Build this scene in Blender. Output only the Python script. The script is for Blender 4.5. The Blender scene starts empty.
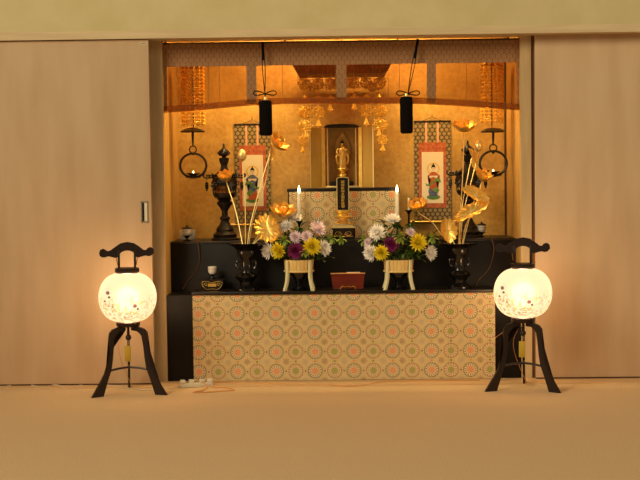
import bpy, bmesh, math, random
from mathutils import Vector, Matrix, noise
PI = math.pi
C = bpy.context.scene.collection
SC = bpy.context.scene
rnd = random.Random(7)

# ------------------------------------------------------------------ camera
F = 1300.0; DIST = 7.43; EYE = 1.192
a = Vector((22, 64, -F)).normalized()
b = Vector((-0.012, 1, 0)); b.z = (a.x*b.x + a.y*b.y)/(-a.z); b.normalize()
c_ = a.cross(b)
ROT = Matrix((c_, a, b))                       # rows: world axes seen in the camera
cam_d = bpy.data.cameras.new('camera'); cam = bpy.data.objects.new('camera', cam_d); C.objects.link(cam)
cam_d.sensor_width = 36; cam_d.lens = F/640*36; cam_d.clip_end = 60
cam.matrix_world = Matrix.Translation((0, -DIST, EYE)) @ ROT.to_4x4()
SC.camera = cam
CO = Vector((0, -DIST, EYE))
def ray(px, py): return ROT @ Vector((px-320, 240-py, -F))
def at(px, py, Y):
    r = ray(px, py); return CO + r*((Y+DIST)/r.y)
def floor_at(px, py, Z=0.0):
    r = ray(px, py); return CO + r*((Z-EYE)/r.z)

# ------------------------------------------------------------------ materials
def lin(c):
    return tuple((v/255/12.92 if v/255 <= .04045 else ((v/255+.055)/1.055)**2.4) for v in c)+(1.0,)
class E:                                          # small expression helper for math nodes
    nt = None
    def __init__(s, v): s.v = v
    @staticmethod
    def op(o, *args):
        n = E.nt.nodes.new('ShaderNodeMath'); n.operation = o
        for i, x in enumerate(args):
            if isinstance(x, E): E.nt.links.new(x.v, n.inputs[i])
            else: n.inputs[i].default_value = x
        return E(n.outputs[0])
    def __add__(s, o): return E.op('ADD', s, o)
    def __radd__(s, o): return E.op('ADD', o, s)
    def __sub__(s, o): return E.op('SUBTRACT', s, o)
    def __rsub__(s, o): return E.op('SUBTRACT', o, s)
    def __mul__(s, o): return E.op('MULTIPLY', s, o)
    def __rmul__(s, o): return E.op('MULTIPLY', o, s)
    def __truediv__(s, o): return E.op('DIVIDE', s, o)
    def frac(s): return E.op('FRACT', s)
    def lt(s, o): return E.op('LESS_THAN', s, o)
    def gt(s, o): return E.op('GREATER_THAN', s, o)
def near(x, y, cx, cy): 
    dx = x-cx; dy = y-cy; return E.op('SQRT', dx*dx+dy*dy)
def band(d, lo, hi): return d.gt(lo)*d.lt(hi)
def mixc(nt, fac, c1, c2):
    n = nt.nodes.new('ShaderNodeMix'); n.data_type = 'RGBA'
    if isinstance(fac, E): nt.links.new(fac.v, n.inputs[0])
    elif hasattr(fac, 'node'): nt.links.new(fac, n.inputs[0])
    else: n.inputs[0].default_value = fac
    for i, c in ((6, c1), (7, c2)):
        if isinstance(c, tuple): n.inputs[i].default_value = c
        else: nt.links.new(c, n.inputs[i])
    return n.outputs[2]
def new_mat(name):
    m = bpy.data.materials.new(name); m.use_nodes = True
    return m, m.node_tree, m.node_tree.nodes['Principled BSDF']
def coords(nt, scale=(1, 1, 1), kind='Object'):
    t = nt.nodes.new('ShaderNodeTexCoord'); mp = nt.nodes.new('ShaderNodeMapping')
    mp.inputs['Scale'].default_value = scale; nt.links.new(t.outputs[kind], mp.inputs[0]); return mp.outputs[0]
def tex_noise(nt, vec, scale, detail=4, rough=.5):
    n = nt.nodes.new('ShaderNodeTexNoise'); n.inputs['Scale'].default_value = scale
    n.inputs['Detail'].default_value = detail; n.inputs['Roughness'].default_value = rough
    nt.links.new(vec, n.inputs['Vector']); return n.outputs[0]
def ramp(nt, f, stops):
    r = nt.nodes.new('ShaderNodeValToRGB'); e = r.color_ramp.elements
    while len(e) < len(stops): e.new(.5)
    for i, (p, c) in enumerate(stops): e[i].position = p; e[i].color = c
    nt.links.new(f, r.inputs[0]); return r.outputs[0]
def mat(name, c1, c2=None, scale=(1, 1, 1), ns=10, rough=.5, metal=0, bump=0, spec=.5, detail=4, lo=.35, hi=.65, coat=0):
    m, nt, p = new_mat(name)
    p.inputs['Roughness'].default_value = rough; p.inputs['Metallic'].default_value = metal
    p.inputs['Specular IOR Level'].default_value = spec; p.inputs['Coat Weight'].default_value = coat
    n = tex_noise(nt, coords(nt, scale), ns, detail)
    col = ramp(nt, n, [(lo, lin(c1)), (hi, lin(c2 or c1))]); nt.links.new(col, p.inputs['Base Color'])
    if bump:
        bn = nt.nodes.new('ShaderNodeBump'); bn.inputs['Strength'].default_value = bump; bn.inputs['Distance'].default_value = .004
        nt.links.new(n, bn.inputs['Height']); nt.links.new(bn.outputs[0], p.inputs['Normal'])
    return m
M = {}
M['door'] = mat('pale_wood_laminate', (196, 164, 128), (206, 176, 141), (3, 3, .5), 3, .5, spec=.25)
M['frame'] = mat('pale_frame_wood', (186, 156, 112), (200, 172, 128), (10, 10, .8), 3, .5, spec=.3)
M['lintel'] = mat('lintel_wood', (206, 182, 142), (218, 196, 154), (.8, 10, 10), 4, .5, spec=.3)
M['upper'] = mat('upper_wall_plaster', (204, 188, 138), (212, 196, 150), (1, 1, 1), 6, .85)
M['jambgap'] = mat('brown_gap_shade', (120, 80, 48), (136, 92, 56), (10, 10, .8), 3, .6)  # shade of the recess beside the right jamb, put into the colour
M['gap'] = mat('dark_track', (70, 42, 22), (80, 48, 26), rough=.8)
M['carpet'] = mat('beige_carpet', (204, 171, 129), (220, 189, 147), (1, 1, 1), 160, .95, bump=.6, spec=.1, detail=6)
M['sill'] = mat('sill_wood', (204, 164, 116), (216, 178, 130), (.6, 8, 8), 5, .45, spec=.3)
M['sidewall'] = mat('golden_wood_panel', (176, 132, 70), (198, 154, 86), (6, 6, .6), 5, .55, spec=.3)
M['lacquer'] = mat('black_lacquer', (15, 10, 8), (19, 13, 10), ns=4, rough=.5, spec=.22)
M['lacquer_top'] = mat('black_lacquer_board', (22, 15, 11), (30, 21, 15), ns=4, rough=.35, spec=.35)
M['vase'] = mat('black_bronze', (14, 11, 10), (22, 18, 16), ns=20, rough=.18, spec=.6)
M['iron'] = mat('dark_bronze', (20, 13, 9), (32, 21, 14), ns=30, rough=.4, metal=.3)
M['rosewood'] = mat('dark_rosewood', (24, 11, 9), (36, 16, 12), (30, 30, 3), 4, rough=.35, spec=.5)
M['black_fabric'] = mat('black_silk', (9, 6, 5), (14, 10, 8), (60, 60, 6), 6, rough=.9, spec=.15)
M['gold'] = mat('gold_leaf', (238, 186, 84), (250, 206, 110), ns=30, rough=.36, metal=.8, bump=.1)
M['gold_pale'] = mat('pale_gold', (246, 214, 136), (252, 224, 156), ns=30, rough=.38, metal=.75)
M['gold_paint'] = mat('gold_paint', (206, 158, 74), (222, 176, 92), ns=20, rough=.45, metal=.2)
M['gold_bright'] = mat('bright_gilt', (252, 190, 62), (255, 214, 104), ns=60, rough=.3, metal=.55)
M['gold_flat'] = mat('matt_gold_lacquer', (180, 136, 44), (196, 150, 54), (3, 3, 1), 4, rough=.4, metal=.3)
M['gold_dark'] = mat('aged_gold', (150, 92, 30), (190, 125, 45), ns=40, rough=.4, metal=.8)
M['canopy'] = mat('brown_gilt', (156, 92, 38), (186, 116, 52), ns=30, rough=.5, metal=.4)
M['white'] = mat('white_porcelain', (222, 212, 196), (232, 224, 210), ns=8, rough=.3)
M['wax'] = mat('white_wax', (238, 226, 200), (244, 234, 212), ns=8, rough=.5)
M['plastic'] = mat('cream_plastic', (212, 204, 180), (220, 212, 190), ns=8, rough=.5)
M['cable'] = mat('orange_cable', (206, 140, 70), (216, 150, 80), ns=8, rough=.5)
M['cable_w'] = mat('pale_cable', (206, 184, 150), (214, 194, 160), ns=8, rough=.5)
M['cable_d'] = mat('brown_cable', (96, 60, 34), (110, 70, 40), ns=8, rough=.5)
M['tag'] = mat('yellow_tag', (186, 152, 40), (200, 166, 52), ns=8, rough=.6)
M['tubwood'] = mat('pale_cypress', (226, 190, 112), (238, 206, 134), (20, 20, 2), 3, rough=.5)
M['ivory'] = mat('ivory_painted_wood', (232, 220, 168), (240, 230, 184), ns=8, rough=.45)
M['redwood'] = mat('red_brown_wood', (88, 24, 6), (108, 32, 8), (2, 8, 8), 4, rough=.6, spec=.15)
M['paper'] = mat('cream_paper', (236, 216, 178), (242, 224, 190), ns=5, rough=.8)
M['steel'] = mat('brushed_steel', (150, 140, 120), (170, 160, 140), (40, 40, 2), 4, rough=.35, metal=.8)
M['pull'] = mat('ivory_pull', (214, 204, 176), (222, 212, 186), ns=5, rough=.4)
M['green'] = mat('leaf_dark_green', (46, 70, 26), (96, 122, 46), ns=30, rough=.5)
M['lgreen'] = mat('leaf_light_green', (120, 150, 50), (168, 186, 74), ns=30, rough=.5)
M['mwhite'] = mat('petal_white', (252, 244, 238), (255, 252, 246), ns=20, rough=.6)
M['mpink'] = mat('petal_pale_lilac', (238, 212, 222), (250, 232, 236), ns=20, rough=.6)
M['myellow'] = mat('petal_yellow', (232, 206, 20), (250, 230, 50), ns=20, rough=.6)
M['mpurple'] = mat('petal_purple', (116, 22, 84), (156, 40, 112), ns=20, rough=.6)
M['scroll_red'] = mat('scroll_red_silk', (172, 78, 44), (202, 112, 68), (1, 1, 1), 60, rough=.7)
M['pink_strip'] = mat('scroll_pink_silk', (228, 160, 120), (238, 176, 136), ns=40, rough=.6)
M['skin'] = mat('paint_skin', (236, 200, 160), ns=5, rough=.8)
M['robe_red'] = mat('paint_robe_red', (178, 74, 34), (200, 100, 50), ns=60, rough=.8)
M['robe_blue'] = mat('paint_robe_blue', (60, 70, 110), (110, 120, 140), ns=60, rough=.8)
M['robe_green'] = mat('paint_green', (70, 110, 50), (120, 150, 70), ns=90, rough=.8)
M['hair'] = mat('paint_black', (30, 24, 24), ns=5, rough=.8)
M['halo'] = mat('paint_gold', (226, 176, 70), (236, 190, 84), ns=60, rough=.6)

def gold_wall():
    m, nt, p = new_mat('gold_washi_wall')
    v = coords(nt)
    n1 = tex_noise(nt, v, 5, 6, .6); n2 = tex_noise(nt, v, 40, 4, .6)
    E.nt = nt; f = E(n1)*.65+E(n2)*.35
    nt.links.new(ramp(nt, f.v, [(.38, lin((180, 134, 64))), (.62, lin((214, 170, 92)))]), p.inputs['Base Color'])
    p.inputs['Roughness'].default_value = .5; p.inputs['Metallic'].default_value = .15
    return m
M['goldwall'] = gold_wall()

def brocade():
    """cream brocade woven with alternating orange and green medallions, 0.113 m apart"""
    m, nt, p = new_mat('medallion_brocade'); E.nt = nt
    sep = nt.nodes.new('ShaderNodeSeparateXYZ'); nt.links.new(coords(nt), sep.inputs[0])
    s = 0.113
    u = E(sep.outputs[0])/s+50.27; v = E(sep.outputs[2])/s+50.0
    fu = u.frac()-.5; fv = v.frac()-.5
    par = ((u*.5).frac()).gt(.5)                       # 0 = orange column, 1 = green column
    r = near(fu, fv, 0, 0)
    ang = E.op('ARCTAN2', fv, fu)
    pet = E.op('COSINE', ang*14)                       # petals
    dots = E.op('COSINE', ang*26)
    gu = (u+.5).frac()-.5; gv = (v+.5).frac()-.5       # corner motif
    rg = near(gu, gv, 0, 0); ga = E.op('ARCTAN2', gv, gu)
    gpar = (((u+.5)*.5).frac()).gt(.5)
    col = mixc(nt, tex_noise(nt, coords(nt), 26, 3), lin((202, 174, 116)), lin((226, 202, 150)))
    # corner flowers
    fac = rg.lt(.15+.05*E.op('COSINE', ga*8))*(.25+.5*E(tex_noise(nt, coords(nt), 70, 2)))
    cc = mixc(nt, gpar, lin((186, 160, 134)), lin((150, 96, 70)))
    col = mixc(nt, fac, col, cc)
    lobes = (E.op('ABSOLUTE', fu)+E.op('ABSOLUTE', fv))
    col = mixc(nt, band(lobes, .56, .60)*.25, col, lin((190, 150, 60)))
    # small dots at the edge midpoints
    d1 = near(gu, fv, 0, 0).lt(.05); col = mixc(nt, d1*.8, col, lin((140, 72, 50)))
    d2 = near(fu, gv, 0, 0).lt(.055)
    col = mixc(nt, d2*.8, col, mixc(nt, par, lin((222, 120, 60)), lin((110, 118, 30))))
    # ring of petals
    ringc = mixc(nt, par, lin((52, 42, 36)), lin((140, 48, 38)))
    col = mixc(nt, r.lt(.36)*.6, col, lin((240, 218, 170)))
    petal_edge = band(r, .21, .31)*pet.lt(-.25)
    col = mixc(nt, petal_edge*.7, col, ringc)
    col = mixc(nt, band(r, .325, .39)*dots.gt(-.35)*.9, col, ringc)
    core = mixc(nt, par, lin((222, 146, 96)), lin((160, 152, 74)))
    col = mixc(nt, r.lt(.185+.025*pet)*.85, col, core)
    nt.links.new(col, p.inputs['Base Color'])
    p.inputs['Roughness'].default_value = .42; p.inputs['Specular IOR Level'].default_value = .5
    wav = tex_noise(nt, coords(nt), 300, 2)
    bn = nt.nodes.new('ShaderNodeBump'); bn.inputs['Strength'].default_value = .25; bn.inputs['Distance'].default_value = .002
    nt.links.new(wav, bn.inputs['Height']); nt.links.new(bn.outputs[0], p.inputs['Normal'])
    return m
M['brocade'] = brocade()

def lattice(name, base, line, s, lo=.40, hi=.5, extra=None, rough=.7):
    m, nt, p = new_mat(name); E.nt = nt
    sep = nt.nodes.new('ShaderNodeSeparateXYZ'); nt.links.new(coords(nt), sep.inputs[0])
    u = E(sep.outputs[0])/s+20.0; v = E(sep.outputs[2])/(s*1.6)+20.0
    def d(uu, vv):
        x = uu.frac()-.5; y = (vv.frac()-.5)*1.6
        return near(x, y, 0, 0)
    dd = E.op('MINIMUM', d(u, v), d(u+.5, v+.5))
    col = mixc(nt, tex_noise(nt, coords(nt), 30, 3), lin(base), lin(tuple(min(255, x+16) for x in base)))
    col = mixc(nt, dd.gt(lo)*.8, col, lin(line))
    if extra: col = mixc(nt, dd.lt(.13)*.8, col, lin(extra))
    nt.links.new(col, p.inputs['Base Color']); p.inputs['Roughness'].default_value = rough
    return m
M['scroll_brocade'] = lattice('scroll_dark_brocade', (150, 124, 76), (40, 30, 22), .030, .37)
M['border_brocade'] = lattice('screen_border_brocade', (150, 106, 64), (112, 72, 42), .033, .46)

def gauze(name, tc, bc, lo):
    m, nt, p = new_mat(name); E.nt = nt
    nt.nodes.remove(p); out = nt.nodes['Material Output']
    tr = nt.nodes.new('ShaderNodeBsdfTransparent'); tr.inputs[0].default_value = tc
    tl = nt.nodes.new('ShaderNodeBsdfTranslucent'); tl.inputs[0].default_value = lin(bc)
    df = nt.nodes.new('ShaderNodeBsdfDiffuse'); df.inputs[0].default_value = lin(bc)
    m1 = nt.nodes.new('ShaderNodeMixShader'); m1.inputs[0].default_value = .5
    nt.links.new(tl.outputs[0], m1.inputs[1]); nt.links.new(df.outputs[0], m1.inputs[2])
    m2 = nt.nodes.new('ShaderNodeMixShader')
    n = tex_noise(nt, coords(nt, (1, 1, 90)), 6, 2)
    nt.links.new((E(n)*.25+lo).v, m2.inputs[0])
    nt.links.new(tr.outputs[0], m2.inputs[1]); nt.links.new(m1.outputs[0], m2.inputs[2])
    nt.links.new(m2.outputs[0], out.inputs[0]); return m
M['gauze'] = gauze('amber_gauze', (.52, .40, .30, 1), (84, 54, 30), .10)
M['gauze_hem'] = gauze('folded_amber_gauze', (.84, .70, .55, 1), (176, 116, 66), .22)

def emit(name, col, strength):
    m, nt, p = new_mat(name); p.inputs['Emission Color'].default_value = lin(col)
    p.inputs['Emission Strength'].default_value = strength; p.inputs['Base Color'].default_value = lin(col)
    return m
M['flame'] = emit('led_flame', (255, 226, 160), 9)

def globe_mat():
    m, nt, p = new_mat('painted_lantern_silk'); E.nt = nt
    nt.nodes.remove(p); out = nt.nodes['Material Output']
    co = coords(nt)
    sep = nt.nodes.new('ShaderNodeSeparateXYZ'); nt.links.new(co, sep.inputs[0])
    x = E(sep.outputs[0]); z = E(sep.outputs[2])          # local, centre of the globe
    col = (1, .70, .39, 1)
    low = E.op('SMOOTH_MIN', (0.03-z)*14, E(tex_noise(nt, co, 9, 3))*2.4-.4, .2)
    low = E.op('MAXIMUM', E.op('MINIMUM', low, 1.0), 0.0)
    sp = E(tex_noise(nt, coords(nt, (1, 1, .7)), 75, 3, .7)).gt(.56)
    c = mixc(nt, sp*low*.9, col, lin((170, 120, 70)))
    sp2 = E(tex_noise(nt, coords(nt, (1, 1, .5)), 48, 2, .6)).gt(.60)
    c = mixc(nt, sp2*low*.9, c, lin((214, 160, 40)))
    sp3 = E(tex_noise(nt, coords(nt, (.8, 1, 1)), 110, 2, .6)).gt(.66)
    c = mixc(nt, sp3*low*.95, c, lin((84, 60, 70)))
    for cx, cz, rr in ((-.105, .035, .010), (-.098, .012, .007), (.038, -.035, .011), (.052, -.052, .006), (-.12, -.01, .005)):
        ptn = near(x, z, cx, cz).lt(rr)
        c = mixc(nt, ptn*.95, c, lin((84, 24, 56)))
    em = nt.nodes.new('ShaderNodeEmission'); nt.links.new(c, em.inputs[0]); em.inputs[1].default_value = 1.0
    rf = nt.nodes.new('ShaderNodeBsdfRefraction'); rf.inputs['IOR'].default_value = 1.12; rf.inputs['Roughness'].default_value = .85
    nt.links.new(c, rf.inputs[0])
    mx = nt.nodes.new('ShaderNodeMixShader'); mx.inputs[0].default_value = .035
    nt.links.new(em.outputs[0], mx.inputs[1]); nt.links.new(rf.outputs[0], mx.inputs[2])
    tp = nt.nodes.new('ShaderNodeBsdfTransparent'); m3 = nt.nodes.new('ShaderNodeMixShader'); m3.inputs[0].default_value = .15
    nt.links.new(mx.outputs[0], m3.inputs[1]); nt.links.new(tp.outputs[0], m3.inputs[2])
    nt.links.new(m3.outputs[0], out.inputs[0]); m['em'] = 1
    return m, em
M['globe'], GLOBE_EM = globe_mat()
GLOBE_EM.inputs[1].default_value = 1.4

# ------------------------------------------------------------------ mesh helpers
def box(bm, x0, x1, y0, y1, z0, z1, bev=0):
    r = bmesh.ops.create_cube(bm, size=1)
    for v in r['verts']:
        v.co = Vector((x0+(v.co.x+.5)*(x1-x0), y0+(v.co.y+.5)*(y1-y0), z0+(v.co.z+.5)*(z1-z0)))
    if bev:
        es = list({e for v in r['verts'] for e in v.link_edges})
        bmesh.ops.bevel(bm, geom=es, offset=bev, segments=2, affect='EDGES', profile=.5)
def lathe(bm, prof, cx, cy, cz=0, seg=32, sq=1.0):
    rings = []
    for r, z in prof:
        if r < 1e-5: rings.append([bm.verts.new((cx, cy, cz+z))])
        else: rings.append([bm.verts.new((cx+r*math.cos(2*PI*i/seg), cy+r*sq*math.sin(2*PI*i/seg), cz+z)) for i in range(seg)])
    for A, B in zip(rings, rings[1:]):
        for i in range(seg):
            j = (i+1) % seg
            if len(A) == 1 and len(B) == 1: continue
            if len(A) == 1: bm.faces.new((A[0], B[j], B[i]))
            elif len(B) == 1: bm.faces.new((A[i], A[j], B[0]))
            else: bm.faces.new((A[i], A[j], B[j], B[i]))
    for R in (rings[0], rings[-1]):
        if len(R) > 1:
            try: bm.faces.new(R)
            except ValueError: pass
def tube(bm, pts, rad, seg=8, cap=True):
    pts = [Vector(p) for p in pts]; n = len(pts)
    rad = rad if isinstance(rad, (list, tuple)) else [rad]*n
    prev = None; rings = []
    for i, p in enumerate(pts):
        t = (pts[min(i+1, n-1)]-pts[max(i-1, 0)]).normalized()
        if prev is None:
            u = t.cross(Vector((0, 0, 1)))
            if u.length < 1e-3: u = t.cross(Vector((1, 0, 0)))
        else: u = prev-t*prev.dot(t)
        u.normalize(); prev = u; w = t.cross(u)
        rings.append([bm.verts.new(p+(u*math.cos(2*PI*k/seg)+w*math.sin(2*PI*k/seg))*rad[i]) for k in range(seg)])
    for A, B in zip(rings, rings[1:]):
        for k in range(seg): bm.faces.new((A[k], A[(k+1) % seg], B[(k+1) % seg], B[k]))
    if cap:
        bm.faces.new(rings[0]); bm.faces.new(rings[-1])
def smooth_path(pts, n=6):
    pts = [Vector(p) for p in pts]; out = []
    P = [pts[0]]+pts+[pts[-1]]
    for i in range(1, len(P)-2):
        for k in range(n):
            t = k/n; p0, p1, p2, p3 = P[i-1], P[i], P[i+1], P[i+2]
            out.append(.5*((2*p1)+(p2-p0)*t+(2*p0-5*p1+4*p2-p3)*t*t+(3*p1-p0-3*p2+p3)*t**3))
    out.append(pts[-1]); return out
def prism(bm, poly, fn, th):
    """poly of (u, v) points; fn(u, v, w) -> point; w runs 0..th"""
    A = [bm.verts.new(fn(u, v, 0)) for u, v in poly]; B = [bm.verts.new(fn(u, v, th)) for u, v in poly]
    n = len(poly)
    f1 = bm.faces.new(A); f2 = bm.faces.new(list(reversed(B)))
    for i in range(n): bm.faces.new((A[i], B[i], B[(i+1) % n], A[(i+1) % n]))
    bmesh.ops.triangulate(bm, faces=[f1, f2])
def ball(bm, c, r, sx=1, sy=1, sz=1, sub=2):
    q = bmesh.ops.create_icosphere(bm, subdivisions=sub, radius=r)
    for v in q['verts']: v.co = Vector((c[0]+v.co.x*sx, c[1]+v.co.y*sy, c[2]+v.co.z*sz))
def ring(bm, c, R, r, axis='Y', seg=40, s=8, sq=1.0):
    vs = []
    for i in range(seg):
        t = 2*PI*i/seg; row = []
        for k in range(s):
            q = 2*PI*k/s; rr = R+r*math.cos(q); h = r*math.sin(q)
            if axis == 'Y': p = (c[0]+rr*math.cos(t), c[1]+h, c[2]+rr*math.sin(t)*sq)
            elif axis == 'Z': p = (c[0]+rr*math.cos(t), c[1]+rr*math.sin(t), c[2]+h)
            else: p = (c[0]+h, c[1]+rr*math.cos(t), c[2]+rr*math.sin(t))
            row.append(bm.verts.new(p))
        vs.append(row)
    for i in range(seg):
        for k in range(s):
            A = vs[i]; B = vs[(i+1) % seg]
            bm.faces.new((A[k], B[k], B[(k+1) % s], A[(k+1) % s]))
def wpos(o):
    p = Vector(o.location)
    while o.parent: o = o.parent; p += Vector(o.location)
    return p
def obj(name, bm, m, parent=None, label=None, smooth=True, origin=None):
    bmesh.ops.recalc_face_normals(bm, faces=bm.faces)
    me = bpy.data.meshes.new(name)
    if parent is not None:
        off = wpos(parent); loc = Vector((0, 0, 0))
    else:
        if origin is None:
            xs = [v.co.x for v in bm.verts]; ys = [v.co.y for v in bm.verts]; zs = [v.co.z for v in bm.verts]
            origin = Vector(((min(xs)+max(xs))/2, (min(ys)+max(ys))/2, min(zs)))
        off = Vector(origin); loc = off
    for v in bm.verts: v.co -= off
    bm.to_mesh(me); bm.free()
    if smooth:
        me.polygons.foreach_set('use_smooth', [True]*len(me.polygons))
        me.set_sharp_from_angle(angle=math.radians(38))
    me.materials.append(M[m] if isinstance(m, str) else m)
    o = bpy.data.objects.new(name, me); C.objects.link(o); o.location = loc
    if parent is not None: o.parent = parent
    if label: o['label'] = label
    return o
def tag(o, label, cat, group=None, kind=None):
    o['label'] = label; o['category'] = cat
    if group: o['group'] = group
    if kind: o['kind'] = kind
    return o
def thing(name, label, cat, loc, group=None):
    o = bpy.data.objects.new(name, None); C.objects.link(o); o.location = loc; o.empty_display_size = .05
    return tag(o, label, cat, group)
def dup(root, loc, label=None, rotz=None):
    r = root.copy(); C.objects.link(r); r.location = loc
    if rotz is not None: r.rotation_euler.z = rotz
    if label: r['label'] = label
    def rec(src, dst):
        for ch in list(src.children):
            c = ch.copy(); C.objects.link(c); c.parent = dst; rec(ch, c)
    rec(root, r); return r
def struct(name, bm, m, parent=None):
    o = obj(name, bm, m, parent)
    if parent is None: o['kind'] = 'structure'
    return o
B = bmesh.new

# ------------------------------------------------------------------ the setting
HW = 1.033; YB = .77; ZL = 1.985
LX = -1.094; RX = 1.112
bm = B(); box(bm, -5, 5, -9, -.09, -.05, 0); struct('floor', bm, 'carpet')
bm = B(); box(bm, -5, 5, -.0899, YB+.05, -.05, .004); struct('trim_sill', bm, 'sill')
bm = B(); box(bm, -5, 5, -.02, .20, ZL, ZL+.045); struct('trim_lintel', bm, 'lintel')
bm = B(); box(bm, -5, 5, -.012, .16, ZL+.045, 2.75); struct('wall_front', bm, 'upper')
# left sliding door on the front track, right one on the rear track
d1 = B(); box(d1, -5, LX, 0, .03, .012, ZL-.004, .002); d1 = struct('door_1', d1, 'door')
hp = at(144.8, 212, 0)
bm = B()
for x0, x1, z0, z1 in ((-.021, -.015, -.06, .06), (.015, .021, -.06, .06), (-.021, .021, -.06, -.054), (-.021, .021, .054, .06)):
    box(bm, hp.x+x0, hp.x+x1, -.003, .0, hp.z+z0, hp.z+z1)
hf = obj('door_handle', bm, 'steel', d1, 'steel frame of the recessed pull')
bm = B(); box(bm, hp.x-.002, hp.x+.014, -.001, .0, hp.z-.053, hp.z+.053); obj('pull_plate', bm, 'pull', hf)
bm = B(); box(bm, hp.x-.015, hp.x-.0025, -.0008, .0, hp.z-.053, hp.z+.053); obj('pull_recess', bm, 'iron', hf)
sp_ = at(143.3, 43.2, 0)
bm = B(); box(bm, sp_.x-.02, sp_.x+.02, -.001, 0, sp_.z-.006, sp_.z+.006); st = obj('sticker', bm, 'paper', d1, 'small printed sticker')
bm = B()
for k in range(7): box(bm, sp_.x-.017+k*.005, sp_.x-.0135+k*.005, -.0015, -.001, sp_.z-.003, sp_.z+.003)
obj('sticker_print', bm, 'hair', st)
d2 = B(); box(d2, RX, 5, .075, .105, .012, ZL+.02, .002); struct('door_2', d2, 'door')
bm = B(); box(bm, -5, LX-.02, .002, .03, .0042, .0118); struct('trim_track_left', bm, 'gap')
bm = B(); box(bm, RX+.003, 5, .077, .105, .0042, .0118); struct('trim_track_right', bm, 'gap')
bm = B(); box(bm, LX-.06, -HW, .112, .14, .004, 2.2); struct('trim_jamb_left', bm, 'frame')
bm = B(); box(bm, HW, 1.095, .112, .14, .004, 2.2); struct('trim_jamb_right', bm, 'frame')
bm = B(); box(bm, 1.0955, 1.16, .125, .14, .004, 2.2); struct('trim_gap_shade', bm, 'jambgap')  # set-back strip coloured brown to stand for the shaded gap at the door
# alcove
bm = B(); box(bm, -HW-.05, -HW, .1401, YB+.05, .004, 2.2); struct('wall_left', bm, 'sidewall')
bm = B(); box(bm, HW, HW+.05, .1401, YB+.05, .004, 2.2); struct('wall_right', bm, 'sidewall')
bm = B(); box(bm, -HW, HW, YB, YB+.05, .004, 2.2); struct('wall_back', bm, 'goldwall')
bm = B(); box(bm, -HW-.05, HW+.05, .16, YB+.05, 2.2, 2.25); struct('ceiling', bm, 'upper')
bm = B(); box(bm, HW-.012, HW-.0005, YB-.014, YB-.0005, .80, 2.2); struct('trim_corner_right', bm, 'gap')
# dark underlay behind the doors so the pockets are closed
bm = B(); box(bm, -5, LX-.061, .115, .14, .004, 2.2); struct('wall_pocket_left', bm, 'gap')
bm = B(); box(bm, 1.161, 5, .115, .14, .004, 2.2); struct('wall_pocket_right', bm, 'gap')

# ------------------------------------------------------------------ altar steps
Z1 = .526; Z2 = .810; YS1 = .115; YS2 = .33
t = thing('altar_platform', 'wide black lacquered two-step altar platform filling the alcove', 'altar', (0, .4, .004))
bm = B(); box(bm, -HW+.001, HW-.001, YS1, YS2, .0045, Z1-.018, .002); obj('lower_step', bm, 'lacquer', t)
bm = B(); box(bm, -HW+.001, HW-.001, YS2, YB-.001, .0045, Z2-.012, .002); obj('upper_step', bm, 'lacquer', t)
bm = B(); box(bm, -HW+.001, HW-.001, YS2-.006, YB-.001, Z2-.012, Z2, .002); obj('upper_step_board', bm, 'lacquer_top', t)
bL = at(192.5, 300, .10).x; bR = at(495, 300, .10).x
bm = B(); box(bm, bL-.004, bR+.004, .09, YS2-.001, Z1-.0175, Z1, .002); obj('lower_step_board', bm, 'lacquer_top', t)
# brocade cloth in front of the lower step
bm = B(); nx = 160
cols = []
for i in range(nx+1):
    x = bL+(bR-bL)*i/nx
    w = .0018*math.sin(i*.37)+.0012*math.sin(i*.91+1)
    cols.append([(x, .100+w*k/4, Z1-.0185-(Z1-.0185-.006)*k/4) for k in range(5)])
vf = [[bm.verts.new(p) for p in c] for c in cols]; vb = [[bm.verts.new((p[0], p[1]+.004, p[2])) for p in c] for c in cols]
for i in range(nx):
    for k in range(4):
        bm.faces.new((vf[i][k], vf[i+1][k], vf[i+1][k+1], vf[i][k+1])); bm.faces.new((vb[i][k], vb[i][k+1], vb[i+1][k+1], vb[i+1][k]))
    bm.faces.new((vf[i][0], vb[i][0], vb[i+1][0], vf[i+1][0])); bm.faces.new((vf[i][4], vf[i+1][4], vb[i+1][4], vb[i][4]))
for i in (0, nx):
    for k in range(4): bm.faces.new((vf[i][k], vf[i][k+1], vb[i][k+1], vb[i][k]))
# pattern origin: first full orange medallion centre
mo = at(198.2, 314.2, .10)
tag(obj('altar_cloth', bm, 'brocade', origin=(mo.x+.113*(.27-.5), .1, mo.z-.0565)), 'wide cream brocade cloth with orange and green medallions covering the front of the lower step', 'cloth')

# ------------------------------------------------------------------ shrine table with brocade
YT = .50
tl = at(287, 190, YT); tr = at(399.5, 190, YT); ZT = at(343, 188, YT).z
t = thing('shrine_table', 'black lacquered shrine table on the upper step behind the memorial tablet', 'table', ((tl.x+tr.x)/2, .61, Z2))
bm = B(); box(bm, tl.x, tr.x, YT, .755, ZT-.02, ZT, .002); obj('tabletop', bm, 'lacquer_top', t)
for x in (tl.x+.004, tr.x-.034):
    for y in (YT+.012, .72):
        bm = B(); box(bm, x, x+.03, y, y+.03, Z2+.0005, ZT-.0205, .002); obj('leg', bm, 'lacquer', t)
c0 = at(289, 192, YT).x; c1 = at(398.5, 192, YT).x
bm = B(); nx = 60; prev = None
for i in range(nx+1):
    x = c0+(c1-c0)*i/nx; w = .0015*math.sin(i*.6)
    cur = [bm.verts.new(q) for q in ((x, YT-.004, ZT-.021), (x, YT-.003+w, Z2+.002), (x, YT+.003+w, Z2+.002), (x, YT+.002, ZT-.021))]
    if prev:
        for k in range(4): bm.faces.new((prev[k], prev[(k+1) % 4], cur[(k+1) % 4], cur[k]))
    else: bm.faces.new(cur)
    prev = cur
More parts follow.
